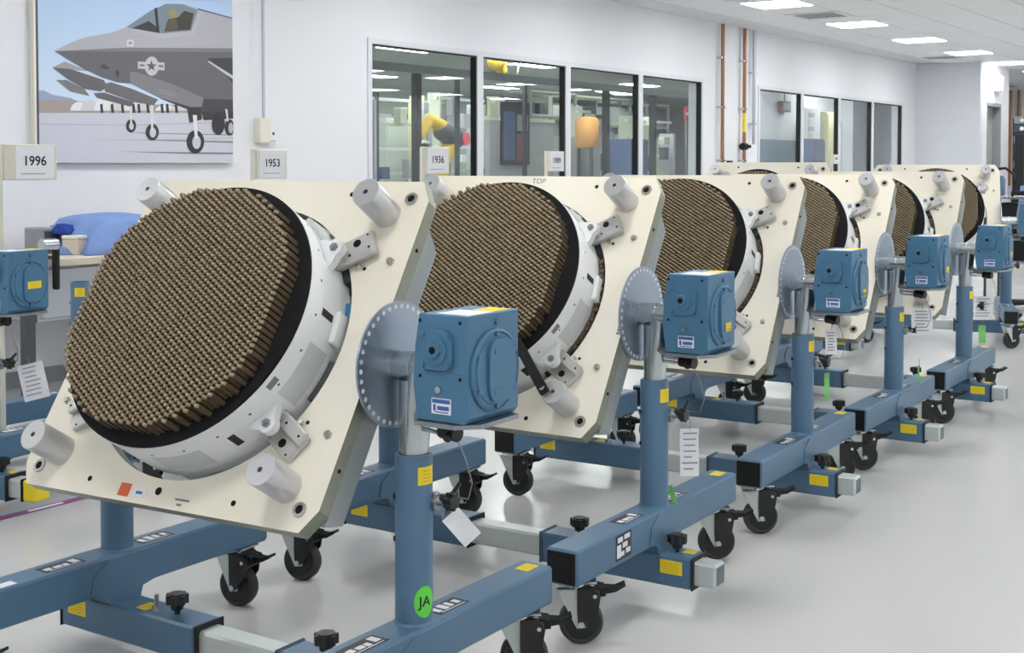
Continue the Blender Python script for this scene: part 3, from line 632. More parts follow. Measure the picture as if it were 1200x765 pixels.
# exit sign, far services
r = thing('exit_light', 'white box light high on the jutting wall above the doorway', 'sign', (23.2, 5.9, 2.62), 0)
mb = MB(); mb.box(-.14, .14, -.1, 0, 0, .27, .01); mb.build('housing', 'fixture_white', r)
for k in (-.06, .06):
    mb = MB(); mb.box(k - .03, k + .03, -.106, -.1, .06, .22); mb.build('lens', 'label_white', r, smooth=False)
for k, (y, lab) in enumerate([(7.29, 'left one of two copper pipes on the far wall beyond the corner'), (7.1, 'right one of two copper pipes on the far wall beyond the corner')]):
    t = thing('copper_pipe', lab, 'pipe', (29.9, y, 0.9), 0, 'copper pipes on the far wall')
    mb = MB(); mb.cyl((0, 0, 0), (0, 0, 2.1), .035, n=12); mb.build('tube', 'copper', t)
    mb = MB(); mb.box(-.03, .1, -.06, .06, 1.4, 1.43); mb.build('clamp', 'zinc', t, smooth=False)
r = thing('equipment_rack', 'tall dark instrument rack at the far right edge beyond the corner', 'rack', (24.4, 5.78, 0), 0)
mb = MB(); mb.box(0, .5, -.14, .12, 0, 2.2, .01); mb.build('cabinet_body', 'gasket', r, smooth=False)
for k, z in enumerate((1.3, 1.52, 1.74, 1.95, 2.1)):
    mb = MB(); mb.box(-.012, 0, -.12, .1, z, z + .13); f = mb.build('instrument', 'dark_grey' if k % 2 else 'mid_grey', r, smooth=False)
    mb = MB(); mb.cyl((-.012, -.04, z + .06), (-.03, -.04, z + .06), .035, n=14); mb.build('dial', 'label_white', f)
r = thing('equipment_rack', 'lower black panel leaning beside the tall dark instrument rack', 'rack', (23.7, 5.62, 0), 0)
mb = MB(); mb.box(0, .06, -.08, .08, 0, 1.9, .01); mb.build('panel', 'gasket', r, smooth=False)
mb = MB(); mb.box(-.1, .16, -.12, .12, 0, .04); mb.build('foot', 'dark_grey', r, smooth=False)

# ------------------------------------------------------------------ the positioner stands
WP, ZT_, HB, LB, PO = 0.525, 0.288, 0.1016, 0.554, 0.017
ZS = 0.8895
def star_knob(mb, p, r=0.03, h=0.03, axis='z', n=7):
    pts = []
    for k in range(n * 4):
        t = 2 * pi * k / (n * 4); rr = r * (1.0 if (k % 4) in (0, 1) else 0.78); pts.append((rr * cos(t), rr * sin(t)))
    if axis == 'z': mb.prism(pts, lambda a, b: (p[0] + a, p[1] + b, p[2]), (0, 0, h))
    elif axis == 'y': mb.prism(pts, lambda a, b: (p[0] + a, p[1], p[2] + b), (0, h, 0))
    else: mb.prism(pts, lambda a, b: (p[0], p[1] + a, p[2] + b), (h, 0, 0))
def caution(name, x0, x1, y0, y1, z0, z1, face, parent, mats=('yellow', 'yellow_ink')):
    # small yellow caution label with lines of print; face = axis it looks along
    mb = MB(); mb.box(x0, x1, y0, y1, z0, z1); mb.cur = 1; e = .0005
    for k in range(4):
        t = (k + 0.7) / 5
        if face == '-x': mb.box(x0 - e, x0, y0 + .15 * (y1 - y0), y1 - .15 * (y1 - y0), z0 + t * (z1 - z0), z0 + (t + .05) * (z1 - z0))
        if face == '-y': mb.box(x0 + .15 * (x1 - x0), x1 - .15 * (x1 - x0), y0 - e, y0, z0 + t * (z1 - z0), z0 + (t + .05) * (z1 - z0))
        if face == '+z': mb.box(x0 + .15 * (x1 - x0), x1 - .15 * (x1 - x0), y0 + t * (y1 - y0), y0 + (t + .07) * (y1 - y0), z1, z1 + e)
    o = mb.build(name, list(mats), parent, smooth=False); o['label'] = 'yellow caution label'; return o
def data_plate(x0, x1, y0, y1, z, parent, seed=1):
    rnd = random.Random(seed); mb = MB(); mb.box(x0, x1, y0, y1, z, z + .0012); mb.cur = 1
    w, h = x1 - x0, y1 - y0
    for k in range(4):
        a = x0 + w * (.06 + .23 * k); mb.box(a, a + w * rnd.uniform(.12, .2), y0 + h * rnd.uniform(.1, .3), y1 - h * rnd.uniform(.08, .45), z + .0012, z + .0016)
    mb.box(x0 + .1 * w, x1 - .1 * w, y0 + .06 * h, y0 + .12 * h, z + .0012, z + .0016)
    o = mb.build('data_plate', ['label_dark', 'label_white'], parent, smooth=False); o['label'] = 'black and white data plate'; return o

def caster(parent, x, y, yaw):
    mb = MB(); zt = ZT_ - HB
    mb.box(-.055, .055, -.045, .045, zt - .007, zt, .003); mb.cyl((0, 0, zt - .022), (0, 0, zt - .007), .036, n=20)
    for sx in (-.04, .04):
        for sy in (-.032, .032): mb.cyl((sx, sy, zt - .012), (sx, sy, zt - .007), .007, n=6)
    o = mb.build('caster', 'zinc', parent); o.location = (x, y, 0); o.rotation_euler = (0, 0, yaw)
    z0 = .0635
    mb = MB()
    mb.lathe([(.022, -.018), (.046, -.018), (.048, -.012), (.048, .012), (.046, .018), (.022, .018)], 32, True, (0.012, 0, z0), (0, 1, 0))
    mb.cyl((.012, -.021, z0), (.012, .021, z0), .024, n=20); mb.cur = 1
    mb.lathe([(.047, -.019), (.056, -.021), (.061, -.017), (.0635, -.009), (.0635, .009), (.061, .017), (.056, .021), (.047, .019)], 36, True, (0.012, 0, z0), (0, 1, 0))
    mb.build('wheel', ['caster_black', 'rubber'], o)
    mb = MB()
    for s in (-1, 1):
        mb.prism([(-.058, zt - .02), (.03, zt - .02), (.03, .12), (.026, z0 - .01), (.0, z0 - .014), (-.010, z0 + .004)], lambda a, b: (a, s * .026, b), (0, s * .004, 0))
    mb.box(-.058, .032, -.03, .03, zt - .026, zt - .02)
    mb.prism([(-.058, zt - .022), (-.054, zt - .022), (-.032, .115), (-.036, .115)], lambda a, b: (a, -.028, b), (0, .056, 0))
    mb.build('fork', 'galvanised', o, smooth=False)
    mb = MB()
    for s in (-1, 1):
        mb.prism([(.0, zt - .018), (.048, zt - .02), (.066, zt - .046), (.06, .105), (.024, z0 - .006), (.012, z0 - .006), (.002, z0 + .006), (.0, .10)], lambda a, b: (a, s * .0305, b), (0, s * .006, 0))
    mb.box(.0, .05, -.036, .036, zt - .026, zt - .014, .004)
    for k in range(3): mb.box(.006 + .015 * k, .016 + .015 * k, -.03, .03, zt - .016, zt - .008, .003)
    mb.box(.046, .064, -.034, .034, zt - .062, zt - .026, .005)
    mb.build('brake_cover', 'caster_black', o)
    mb = MB()
    mb.prism([(.040, zt - .016), (.078, zt - .022), (.082, zt - .044), (.046, zt - .050)], lambda a, b: (a, -.027, b), (0, .054, 0))
    mb.prism([(.074, zt - .022), (.108, zt - .024), (.136, zt - .012), (.138, zt - .019), (.110, zt - .036), (.078, zt - .042)], lambda a, b: (a, -.017, b), (0, .034, 0))
    mb.build('brake_pedal', 'matt_black', o)
    mb = MB()
    for s in (-1, 1):
        mb.cyl((.012, s * .03, z0), (.012, s * .041, z0), .010, n=6); mb.cyl((.05, s * .03, zt - .042), (.05, s * .039, zt - .042), .006, n=10)
    stuff(mb.build('axle_bolt', 'zinc', o))
    return o

PLATE = dict(a=0.478, b=0.456, k=0.056, t=0.041)
def make_plate(parent):
    a, b, k, t = PLATE['a'], PLATE['b'], PLATE['k'], PLATE['t']
    # plate with round hole: ring of quads between the chamfered outline and the hole
    R = 0.378; n = 96; oc = (0, -0.01)
    outline = [(-a, -b + k), (-a + k * .62, -b), (a - k * .62, -b), (a, -b + k), (a, b - k), (a - k * .62, b), (-a + k * .62, b), (-a, b - k)]
    def ray_out(ang):
        dx, dy = cos(ang), sin(ang); best = 9
        for i in range(8):
            p, q = outline[i], outline[(i + 1) % 8]; ex, ey = q[0] - p[0], q[1] - p[1]
            den = dx * ey - dy * ex
            if abs(den) < 1e-9: continue
            wx, wy = p[0] - oc[0], p[1] - oc[1]
            s = (wx * ey - wy * ex) / den; u = (wx * dy - wy * dx) / den
            if s > 0 and -1e-6 <= u <= 1 + 1e-6: best = min(best, s)
        return (oc[0] + dx * best, oc[1] + dy * best)
    angs = sorted([2 * pi * i / n for i in range(n)] + [math.atan2(p[1] - oc[1], p[0] - oc[0]) % (2 * pi) for p in outline])
    N = len(angs); inn = [(oc[0] + R * cos(t_), oc[1] + R * sin(t_)) for t_ in angs]; out = [ray_out(t_) for t_ in angs]
    mb = MB(); vs = []
    c = 0.0025
    for z in (0, -t): vs += [(p[0], p[1], z) for p in inn] + [(p[0], p[1], z) for p in out]
    f0 = []; f1 = []
    for i in range(N):
        j = (i + 1) % N
        f0.append((i, N + i, N + j, j)); f0.append((2 * N + i, 2 * N + j, 3 * N + j, 3 * N + i))
        f1.append((N + i, 3 * N + i, 3 * N + j, N + j)); f1.append((i, j, 2 * N + j, 2 * N + i))
    mb.add(vs, f0); mb.cur = 1; o_ = len(mb.f); mb.f += f1; mb.mi += [1] * len(f1)
    pl = mb.build('mounting_plate', ['plate_cream', 'plate_edge'], parent, angle=25)
    # cylindrical standoff pegs
    for sx in (-1, 1):
        for sy in (-1, 1):
            mb = MB(); x, y = sx * .369, sy * .359
            mb.lathe([(.0065, .1085), (.0065, .109 - .012), (.001, .109 - .012)], 16, origin=(x, y, 0)); mb.lathe([(.0385, 0.0), (.0385, .1065), (.037, .1087), (.0065, .1087)], 40, origin=(x, y, 0)); mb.cur = 1
            mb.cyl((x, y, .09), (x, y, .0975), .0062, n=12)
            pg = mb.build('standoff_peg', ['aluminium', 'hole_dark'], pl); pg['label'] = 'bright aluminium cylinder peg'
    # threaded corner bushings
    for sx in (-1, 1):
        for sy in (-1, 1):
            mb = MB(); x, y = sx * .425, sy * .405
            mb.lathe([(.0105, .004), (.0175, .004), (.0185, .002), (.0185, 0)], 24, origin=(x, y, 0)); mb.cur = 1; mb.cyl((x, y, .0002), (x, y, .0015), .0108, n=18)
            mb.build('corner_bushing', ['nickel', 'hole_dark'], pl)
            mb = MB(); mb.cyl((sx * .43, sy * .226, 0), (sx * .43, sy * .226, .006), .0105, n=6); mb.cyl((sx * .43, sy * .226, .006), (sx * .43, sy * .226, .011), .007, n=14); mb.build('screw', 'nickel', pl)
    mb = MB()
    for x, y, r in ((-.235, .416, .007), (.235, .416, .007), (-.235, -.416, .007), (.235, -.416, .007), (0, -.418, .010), (.36, .203, .005), (.36, -.203, .005), (-.36, -.203, .005)):
        mb.cyl((x, y, .0001), (x, y, .0008), r, n=14)
    stuff(mb.build('drilled_hole', 'hole_dark', pl))
    # clamp brackets that hold the antenna lugs
    for sx in (-1, 1):
        for sy in (-1, 1):
            M = Matrix.Translation((sx * .325, sy * .245, 0)) @ Matrix.Diagonal((sx, sy, 1, 1)) @ Matrix.Rotation(radians(30), 4, 'Z')
            mb = MB(M); mb.box(-.052, .055, -.034, .040, 0, .016, .003); mb.box(-.055, .058, -.04, -.004, .016, .032, .004); mb.box(-.05, -.03, -.036, .038, .016, .05, .004); mb.cur = 1
            mb.cyl((.008, .018, .0155), (.008, .018, .0168), .011, n=16); mb.cyl((.04, .03, .0155), (.04, .03, .0168), .003, n=8); mb.cyl((-.01, -.022, .0315), (-.01, -.022, .0328), .0035, n=8); mb.cyl((.045, -.022, .0315), (.045, -.022, .0328), .0035, n=8)
            br = mb.build('clamp_bracket', ['bracket_alu', 'hole_dark'], pl)
            mb = MB(M); mb.cyl((.0, -.05, .01), (.0, -.04, .01), .006, n=8); mb.build('screw', 'nickel', pl)
    # side flanges that carry the trunnions
    for sx in (-1, 1):
        mb = MB(); x = sx * (a - .014)
        mb.prism([(.345, -t), (.31, -t - .062), (-.40, -t - .062), (-.425, -t)], lambda p, q: (x, p, q), (sx * .012, 0, 0)); mb.build('side_flange', 'flange_grey', pl, smooth=False)
        mb = MB(); 
        for v in (.27, -.06, -.3): mb.cyl((sx * (a - .001), v, -.02), (sx * (a + .002), v, -.02), .005, n=10)
        stuff(mb.build('edge_screw', 'hole_dark', pl))
    return pl

def make_stand():
    r = thing('positioner_stand', '', 'stand')
    for s in (-1, 1):
        yc = s * WP; nm = 'right' if s < 0 else 'left'
        mb = MB(); mb.box(-LB, LB, yc - HB / 2, yc + HB / 2, ZT_ - HB, ZT_, .006)
        # welded gusset plate on both faces
        for q in (-1, 1):
            mb.prism([(-.115, ZT_ - HB + .012), (-.105, ZT_ - .04), (-.05, ZT_ - .006), (.12, ZT_ - .006), (.13, ZT_ - HB + .01), (.06, ZT_ - HB - .005), (.052, ZT_ - HB - .031), (-.052, ZT_ - HB - .031), (-.07, ZT_ - HB - .002)], lambda a, b: (a, yc + q * HB / 2, b), (0, q * .004, 0))
        mb.box(-.05, .05, yc - HB / 2, yc + HB / 2, .157, ZT_ - HB + .002)
        bm_ = mb.build('side_beam', 'beam_blue', r, smooth=False)
        for e in (-1, 1):
            mb = MB(); x = e * LB; mb.box(x, x + e * .004, yc - .046, yc + .046, ZT_ - HB + .006, ZT_ - .006, .002); mb.box(x + e * .004, x + e * .0055, yc - .03, yc + .03, ZT_ - HB + .02, ZT_ - .02); mb.build('end_cap', 'matt_black', bm_, smooth=False)
            caution('caution_label', e * (LB - .05) - .028, e * (LB - .05) + .028, yc - .02, yc + .02, ZT_, ZT_ + .0008, '+z', bm_) if e > 0 and s < 0 else None
        data_plate(.085, .2, yc - .028, yc + .022, ZT_, bm_, 3)
        data_plate(-.235, -.11, yc - .028, yc + .022, ZT_, bm_, 5)
        # upright pole and its clamp
        top = .686 if s < 0 else .80
        mb = MB(); mb.lathe([(.0415, ZT_), (.0445, ZT_), (.0445, top - .002), (.0435, top), (.037, top), (.037, top - .05)], 40, origin=(PO, yc, 0))
        mb.lathe([(.049, ZT_), (.0445, ZT_ + .006)], 40, origin=(PO, yc, 0))
        pole = mb.build('pole', 'beam_blue', r)
        mb = MB(); mb.cyl((PO, yc, top - .3), (PO, yc, ZS - .03 if s < 0 else ZS), .0345, n=32); mb.build('inner_tube', 'zinc', r)
        # lock clamp on the pole
        mb = MB(); mb.cyl((PO + .02, yc - .035, .575), (PO + .03, yc - .075, .575), .012, n=12); mb.box(PO + .012, PO + .036, yc - .055, yc - .03, .552, .594, .004); cl = mb.build('clamp_boss', 'steel_dull', pole)
        mb = MB(); star_knob(mb, (PO + .03, yc - .098, .577), .022, .02, 'y'); mb.cyl((PO + .03, yc - .08, .578), (PO + .03, yc - .06, .578), .014); mb.prism([(-.006, 0), (.006, 0), (.004, .06), (-.004, .06)], lambda a, b: (PO + .03 + b * .6, yc - .085 + a, .58 + b * .45), (0, 0, .008)); mb.build('clamp_knob', 'caster_black', pole)
        mb = MB(); mb.cyl((PO - .034, yc + .034, top - .10), (PO - .028, yc + .028, top - .10), .007, n=10); mb.cyl((PO - .034, yc + .034, top - .2), (PO - .028, yc + .028, top - .2), .006, n=10); stuff(mb.build('set_screw', 'matt_black', pole))
        if s < 0:
            mb = MB(); mb.tube([(PO - .035, yc - .15, .745), (PO - .03, yc - .17, .70), (PO - .01, yc - .175, .64), (PO + .01, yc - .15, .595), (PO + .03, yc - .095, .59)], .0016, 6); mb.build('tether_wire', 'wire', pole)
        # yellow sticker wrapped on the pole
        mb = MB(); A0 = radians(262) if s < 0 else radians(230); vs = []
        for k in range(7):
            t = A0 - .55 + 1.1 * k / 6
            vs += [(PO + .0449 * cos(t), yc + .0449 * sin(t), top - .068), (PO + .0449 * cos(t), yc + .0449 * sin(t), top - .026)]
        mb.add(vs, [(2 * k, 2 * k + 2, 2 * k + 3, 2 * k + 1) for k in range(6)]); mb.cur = 1; vs = []
        for zz in (.036, .044, .052, .060):
            vs = []
            for k in range(4):
                t = A0 - .28 + .56 * k / 3; vs += [(PO + .0452 * cos(t), yc + .0452 * sin(t), top - zz - .0015), (PO + .0452 * cos(t), yc + .0452 * sin(t), top - zz + .0015)]
            mb.add(vs, [(2 * k, 2 * k + 2, 2 * k + 3, 2 * k + 1) for k in range(3)])
        o = mb.build('pole_sticker', ['yellow', 'yellow_ink'], pole, recalc=False); o['label'] = 'yellow sticker wrapped round the pole'
        # telescoping sleeve under the beam
        y0, y1 = yc - s * .375, yc + s * .16
        mb = MB(); mb.box(-.05, .05, y0, y1, .06, .157, .006); mb.box(-.052, .052, y0 - s * .004, y0 + s * .0, .058, .159, .003)
        sl = mb.build('sleeve', 'beam_blue', r, smooth=False)
        mb = MB(); mb.box(-.053, .053, y1, y1 + s * .004, .0575, .1595, .002); mb.build('sleeve_rim', 'matt_black', sl)
        mb = MB(); mb.box(-.053, .053, y0 - s * .004, y0 - s * .008, .0575, .1595, .002); mb.build('sleeve_rim', 'matt_black', sl)
        for yk in (yc - s * .26, yc + s * .09):
            mb = MB(); mb.cyl((0, yk, .157), (0, yk, .175), .007, n=10); mb.cyl((0, yk, .170), (0, yk, .186), .016, .02, n=14); star_knob(mb, (0, yk, .186), .031, .024); mb.cyl((0, yk, .21), (0, yk, .213), .022, n=14); mb.build('hand_knob', 'caster_black', sl)
        mb = MB(); mb.cyl((-.01, yc - s * .19, .157), (-.01, yc - s * .19, .17), .016, .012, n=14); mb.cyl((-.01, yc - s * .19, .17), (-.01, yc - s * .19, .2), .006, n=10); mb.build('locating_pin', 'steel_dull', sl)
        ya = y1 - s * .03
        caution('caution_label', -.0508, -.05, min(ya, ya - s * .075), max(ya, ya - s * .075), .1, .142, '-x', sl)
        caution('caution_label', .0, .035, yc + s * .125 - .02, yc + s * .125 + .02, .157, .158, '+z', sl)
        caution('caution_label', -.03, .02, yc - s * .15 - .02, yc - s * .15 + .02, .157, .158, '+z', sl)
        for e, yw in ((-1, None), (1, None)):
            caster(r, e * (LB - .085), yc, CAST[(s, e)])
    # galvanised cross tube
    mb = MB(); h = .0365; y0, y1 = -WP - .235, WP + .19
    zc = .108
    mb.box(-h, h, y0 + .001, y1, zc - h, zc + h, .007); tb = mb.build('cross_tube', 'galvanised', r, smooth=False)
    mb = MB(); mb.box(-h + .009, h - .009, y0 - .0004, y0 + .002, zc - h + .009, zc + h - .009); mb.build('tube_end', 'tube_cap', tb, smooth=False)
    # trunnion shaft, index disc, gearbox (right hand side)
    mb = MB(); mb.cyl((PO, -.465, ZS), (PO, -.61, ZS), .0355, n=36); mb.lathe([(.0365, -.003), (.0372, 0), (.0365, .003)], 36, origin=(PO, -.535, ZS), axis=(0, 1, 0)); mb.build('shaft', 'zinc', r)
    mb = MB(); mb.cyl((PO, -.527, .70), (PO, -.545, ZS), .034, n=28); mb.build('tee_neck', 'zinc', r)
    mb = MB(); mb.cyl((PO, -.4755, ZS), (PO, -.4815, ZS), .149, n=72); disc = mb.build('index_disc', 'disc_steel', r)
    mb = MB()
    for k in range(38):
        t = 2 * pi * k / 38; mb.cyl((PO + .1375 * cos(t), -.4815, ZS + .1375 * sin(t)), (PO + .1375 * cos(t), -.4819, ZS + .1375 * sin(t)), .0058, n=10)
    stuff(mb.build('index_hole', 'label_white', disc))
    mb = MB(); mb.cyl((PO, .487, ZS), (PO, .60, ZS), .0355, n=30); mb.cyl((PO, .487, ZS), (PO, .497, ZS), .11, n=48); mb.build('idler_shaft', 'zinc', r)
    mb = MB(); mb.box(PO - .05, PO + .05, .53, .59, ZS - .06, ZS + .055, .012); mb.build('bearing_block', 'gear_blue', r)
    # gearbox body
    X0, X1, YO, YI = -.08, .12, -.75, -.605
    mb = MB()
    prof = [(YO, .803), (YO, 1.028), (YI - .012, 1.028), (YI, .955), (YI + .006, .87), (YI - .006, .79), (YO + .01, .79)]
    mb.prism(prof, lambda a, b: (X0, a, b), (X1 - X0, 0, 0))
    mb.box(X0 - .001, X1 + .001, YO - .001, YI - .03, .90, .904)
    gb = mb.build('gearbox', 'gear_blue', r, angle=20)
    bv = gb.modifiers.new('soft_edges', 'BEVEL'); bv.width = .004; bv.segments = 2; bv.limit_method = 'ANGLE'
    # square input flange on the near face
    yc, zc = -.668, .951; MX = cols((0, 1, 0), (0, 0, 1), (1, 0, 0), (X0, yc, zc))
    mb = MB(); sq = []
    for k in range(32):
        t = 2 * pi * k / 32; c, s_ = cos(t), sin(t); q = (abs(c) ** 4 + abs(s_) ** 4) ** -.25; sq.append((.045 * c * q, .045 * s_ * q))
    mb.prism(sq, lambda a, b: (X0, yc + a, zc + b), (-.009, 0, 0))
    mb.cyl((X0 - .009, yc, zc), (X0 - .013, yc, zc), .032, n=28); mb.cyl((X0 - .013, yc, zc), (X0 - .020, yc, zc), .018, .016, n=24)
    fl = mb.build('input_flange', 'gear_blue', gb)
    mb = MB(); mb.cyl((X0 - .020, yc, zc), (X0 - .0206, yc, zc), .0085, n=16); mb.build('shaft_hole', 'hole_dark', fl)
    mb = MB()
    for a in (-1, 1):
        for b in (-1, 1): mb.cyl((X0 - .009, yc + a * .034, zc + b * .034), (X0 - .015, yc + a * .034, zc + b * .034), .0058, n=6)
    stuff(mb.build('bolt', 'gear_blue', fl))
    mb = MB()
    for a, b in ((-.062, .062), (.048, .062), (-.062, -.062), (.048, -.062)): mb.cyl((X0, yc + a, zc + b), (X0 - .0008, yc + a, zc + b), .0042, n=10)
    stuff(mb.build('tapped_hole', 'hole_dark', gb))
    mb = MB(); mb.cyl((X0, -.672, .862), (X0 - .006, -.672, .862), .0085, n=6); mb.build('fill_plug', 'zinc', gb)
    # round cover on the outer face
    cx, cz = .02, .9
    mb = MB(); mb.lathe([(.093, 0), (.093, .006), (.088, .010), (.084, .006), (.078, .006), (.076, .009), (.001, .009)], 48, origin=(cx, YO, cz), axis=(0, -1, 0)); cv = mb.build('round_cover', 'gear_blue', gb)
    pts = []
    for k in range(36):
        t = 2 * pi * k / 36; c, s_ = cos(t), sin(t); q = (abs(c) ** 4 + abs(s_) ** 4) ** -.25; pts.append((.05 * c * q, .07 * s_ * q))
    mb = MB(); mb.prism(pts, lambda a, b: (cx + .012 + a, YO - .009, cz + b), (0, -.008, 0))
    for b in (-.045, .045): mb.box(cx - .02, cx + .045, YO - .0185, YO - .0165, cz + b - .006, cz + b + .006)
    mb.build('raised_pad', 'gear_blue', cv)
    mb = MB()
    for k in range(6):
        t = pi / 6 + k * pi / 3; mb.cyl((cx + .081 * cos(t), YO - .006, cz + .081 * sin(t)), (cx + .081 * cos(t), YO - .013, cz + .081 * sin(t)), .006, n=6)
    stuff(mb.build('bolt', 'gear_blue', cv))
    mb = MB(); mb.cyl((cx + .01, YO, 1.008), (cx + .01, YO - .006, 1.008), .008, n=6); mb.cyl((X1, YO + .05, .89), (X1 + .012, YO + .05, .89), .009, n=6); mb.build('drain_plug', 'gear_blue', gb)
    mb = MB(); mb.box(X0 - .0012, X0, -.705, -.652, .808, .843); mb.cur = 1
    mb.box(X0 - .0016, X0 - .0012, -.703, -.654, .832, .841); mb.cur = 2
    for k, (a, b, z0, z1) in enumerate(((-.70, -.668, .817, .826), (-.664, -.657, .815, .829), (-.698, -.66, .811, .8135))): mb.box(X0 - .0016, X0 - .0012, a, b, z0, z1)
    o = mb.build('name_plate', ['label_white', 'label_blue', 'label_blue'], gb, smooth=False); o['label'] = 'small blue and white maker plate'
    mb = MB(); mb.box(-.06, .03, -.74, -.65, 1.028, 1.0288); o = mb.build('top_label', 'label_white', gb, smooth=False); o['label'] = 'white label on the top face'
    mb = MB(); mb.box(.035, .11, -.735, -.68, 1.028, 1.0288); o = mb.build('top_label', 'yellow', gb, smooth=False); o['label'] = 'yellow label on the top face'
    # plate under the gearbox, lock handle
    mb = MB(); mb.prism([(-.012, -.548), (-.045, -.575), (X0 - .012, -.61), (X0 - .012, -.72), (X0 + .03, -.765), (X1 - .02, -.765), (X1 + .01, -.70), (X1 + .01, -.61), (.07, -.575), (.046, -.548)], lambda a, b: (a, b, .779), (0, 0, .010))
    mb.build('support_plate', 'steel_dull', r, smooth=False)
    mb = MB(); mb.cyl((PO - .01, -.55, .762), (PO - .03, -.64, .762), .005, n=10); mb.cyl((PO - .01, -.55, .748), (PO - .03, -.64, .748), .005, n=10); hn = mb.build('lock_handle', 'zinc', r)
    mb = MB(); mb.cyl((PO - .028, -.63, .755), (PO - .038, -.68, .753), .018, n=12); mb.cyl((PO - .06, -.665, .745), (PO - .01, -.66, .766), .010, n=10); mb.build('handle_grip', 'caster_black', hn)
    make_plate(r)
    return r

# ------------------------------------------------------------------ the round antenna
def make_antenna():
    r = thing('array_antenna', '', 'antenna')
    oy = -0.010
    mb = MB(); mb.lathe([(.3520, .1400), (.3540, .1400), (.3545, .139), (.3540, -.03), (.338, -.03), (.338, .13)], 120, True, origin=(0, oy, 0)); h = mb.build('housing_ring', 'ring_white', r)
    mb = MB(); mb.lathe([(.3530, .1405), (.3530, .1475), (.345, .1495), (.322, .1485), (.001, .1480)], 120, origin=(0, oy, 0)); mb.build('absorber_ring', 'absorber_black', r)
    mb = MB(); mb.lathe([(.336, -.02), (.336, -.16), (.30, -.2), (.001, -.2)], 64, origin=(0, oy, 0)); mb.build('rear_housing', 'mid_grey', r)
    # dark and coloured fittings seen in the gap round the ring
    for k in range(14):
        t = 2 * pi * k / 14 + .2
        if 4.0 < t < 5.6: continue
        M = Matrix.Translation((0, oy, 0)) @ Matrix.Rotation(t, 4, 'Z')
        mb = MB(M); mb.box(.337, .374, -.05, .055, -.075, -.012 + .006 * (k % 3), .003)
        mb.build('rear_module', ('dark_grey', 'teal_gasket', 'matt_black', 'ring_grey')[(k * 3 + 1) % 4], r, smooth=False)
    # raised panels, access slots and fasteners on the ring wall
    def patch(t0, t1, z0, z1, rr, mb, n=8):
        vs = []
        for i in range(n + 1):
            t = t0 + (t1 - t0) * i / n
            for q, z in ((rr, z0), (rr, z1)): vs.append((q * cos(t), oy + q * sin(t), z))
        m_ = len(vs)
        mb.add(vs, [(2 * i, 2 * i + 2, 2 * i + 3, 2 * i + 1) for i in range(n)])
    for k in range(12):
        t = k * pi / 6 + .05; mb = MB(); patch(t, t + .40, .012, .085, .3545, mb); mb.build('access_panel', 'ring_grey' if k % 2 else 'ring_white', h, recalc=False)
    mb = MB()
    for k in range(6):
        t = k * pi / 3 + pi + .13; patch(t, t + .055, .034, .080, .3549, mb, 4)
    stuff(mb.build('dark_slot', 'matt_black', h, recalc=False))
    mb = MB()
    for k in range(24):
        t = k * pi / 12 + .1; c, s_ = cos(t), sin(t); mb.cyl((.353 * c, oy + .353 * s_, .10), (.3548 * c, oy + .3548 * s_, .10), .0035, n=8)
    stuff(mb.build('ring_screw', 'dark_grey', h))
    for k in range(8):
        t = k * pi / 4 + .3; mb = MB(); patch(t, t + .09, .108, .128, .3545, mb, 4); o = mb.build('data_label', 'ink_grey' if k % 2 else 'label_white', h, recalc=False); o['label'] = 'small printed label on the ring wall'
    # mounting lugs
    for a in (37, 143, 217, 323):
        t = radians(a); M = Matrix.Translation((0, oy, 0)) @ Matrix.Rotation(t, 4, 'Z')
        mb = MB(M)
        pts = [(.345, -.05), (.365, -.04), (.384, -.022)] + [(.384 + .022 * sin(q), -.022 * cos(q)) for q in [k * pi / 8 for k in range(1, 8)]] + [(.384, .022), (.365, .04), (.345, .05)]
        mb.prism(pts, lambda p, q: (p, q, .05), (0, 0, .022)); lg = mb.build('mounting_lug', 'ring_white', r)
        mb = MB(M); mb.cyl((.384, 0, .071), (.384, 0, .078), .011, n=6); mb.cyl((.384, 0, .078), (.384, 0, .081), .006, n=10); mb.build('bolt', 'steel_dull', lg)
    # white module blocks round the base of the ring
    for k in (0, 2, 5):
        t = 2 * pi * k / 16 + .12
        if min(abs(((t - radians(a)) + pi) % (2 * pi) - pi) for a in (37, 143, 217, 323)) < .16: continue
        M = Matrix.Translation((0, oy, 0)) @ Matrix.Rotation(t, 4, 'Z'); mb = MB(M); mb.box(.352, .368 + .006 * (k % 2), -.045, .04, -.02, .03 + .012 * (k % 3), .004); mb.build('module_block', 'ring_grey' if k % 3 else 'ring_white', r, smooth=False)
    # radiating elements: thousands of tapered posts in a staggered lattice
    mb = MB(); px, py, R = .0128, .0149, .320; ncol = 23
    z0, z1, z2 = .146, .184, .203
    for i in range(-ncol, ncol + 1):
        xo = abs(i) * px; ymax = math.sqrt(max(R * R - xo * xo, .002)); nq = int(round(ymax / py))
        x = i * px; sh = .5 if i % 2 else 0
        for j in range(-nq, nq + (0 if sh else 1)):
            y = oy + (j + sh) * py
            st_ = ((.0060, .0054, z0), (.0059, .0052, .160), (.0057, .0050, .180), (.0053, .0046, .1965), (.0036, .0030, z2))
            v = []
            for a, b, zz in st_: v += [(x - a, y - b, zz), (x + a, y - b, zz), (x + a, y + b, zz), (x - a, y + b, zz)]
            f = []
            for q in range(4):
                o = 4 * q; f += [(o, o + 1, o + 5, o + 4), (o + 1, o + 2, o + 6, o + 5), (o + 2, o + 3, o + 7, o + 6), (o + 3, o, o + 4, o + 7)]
            mb.cur = 0; mb.add(v[:16], f[:12]); mb.cur = 1; mb.add(v[12:], [tuple(i_ - 12 for i_ in q) for q in f[12:]] + [(4, 5, 6, 7)])
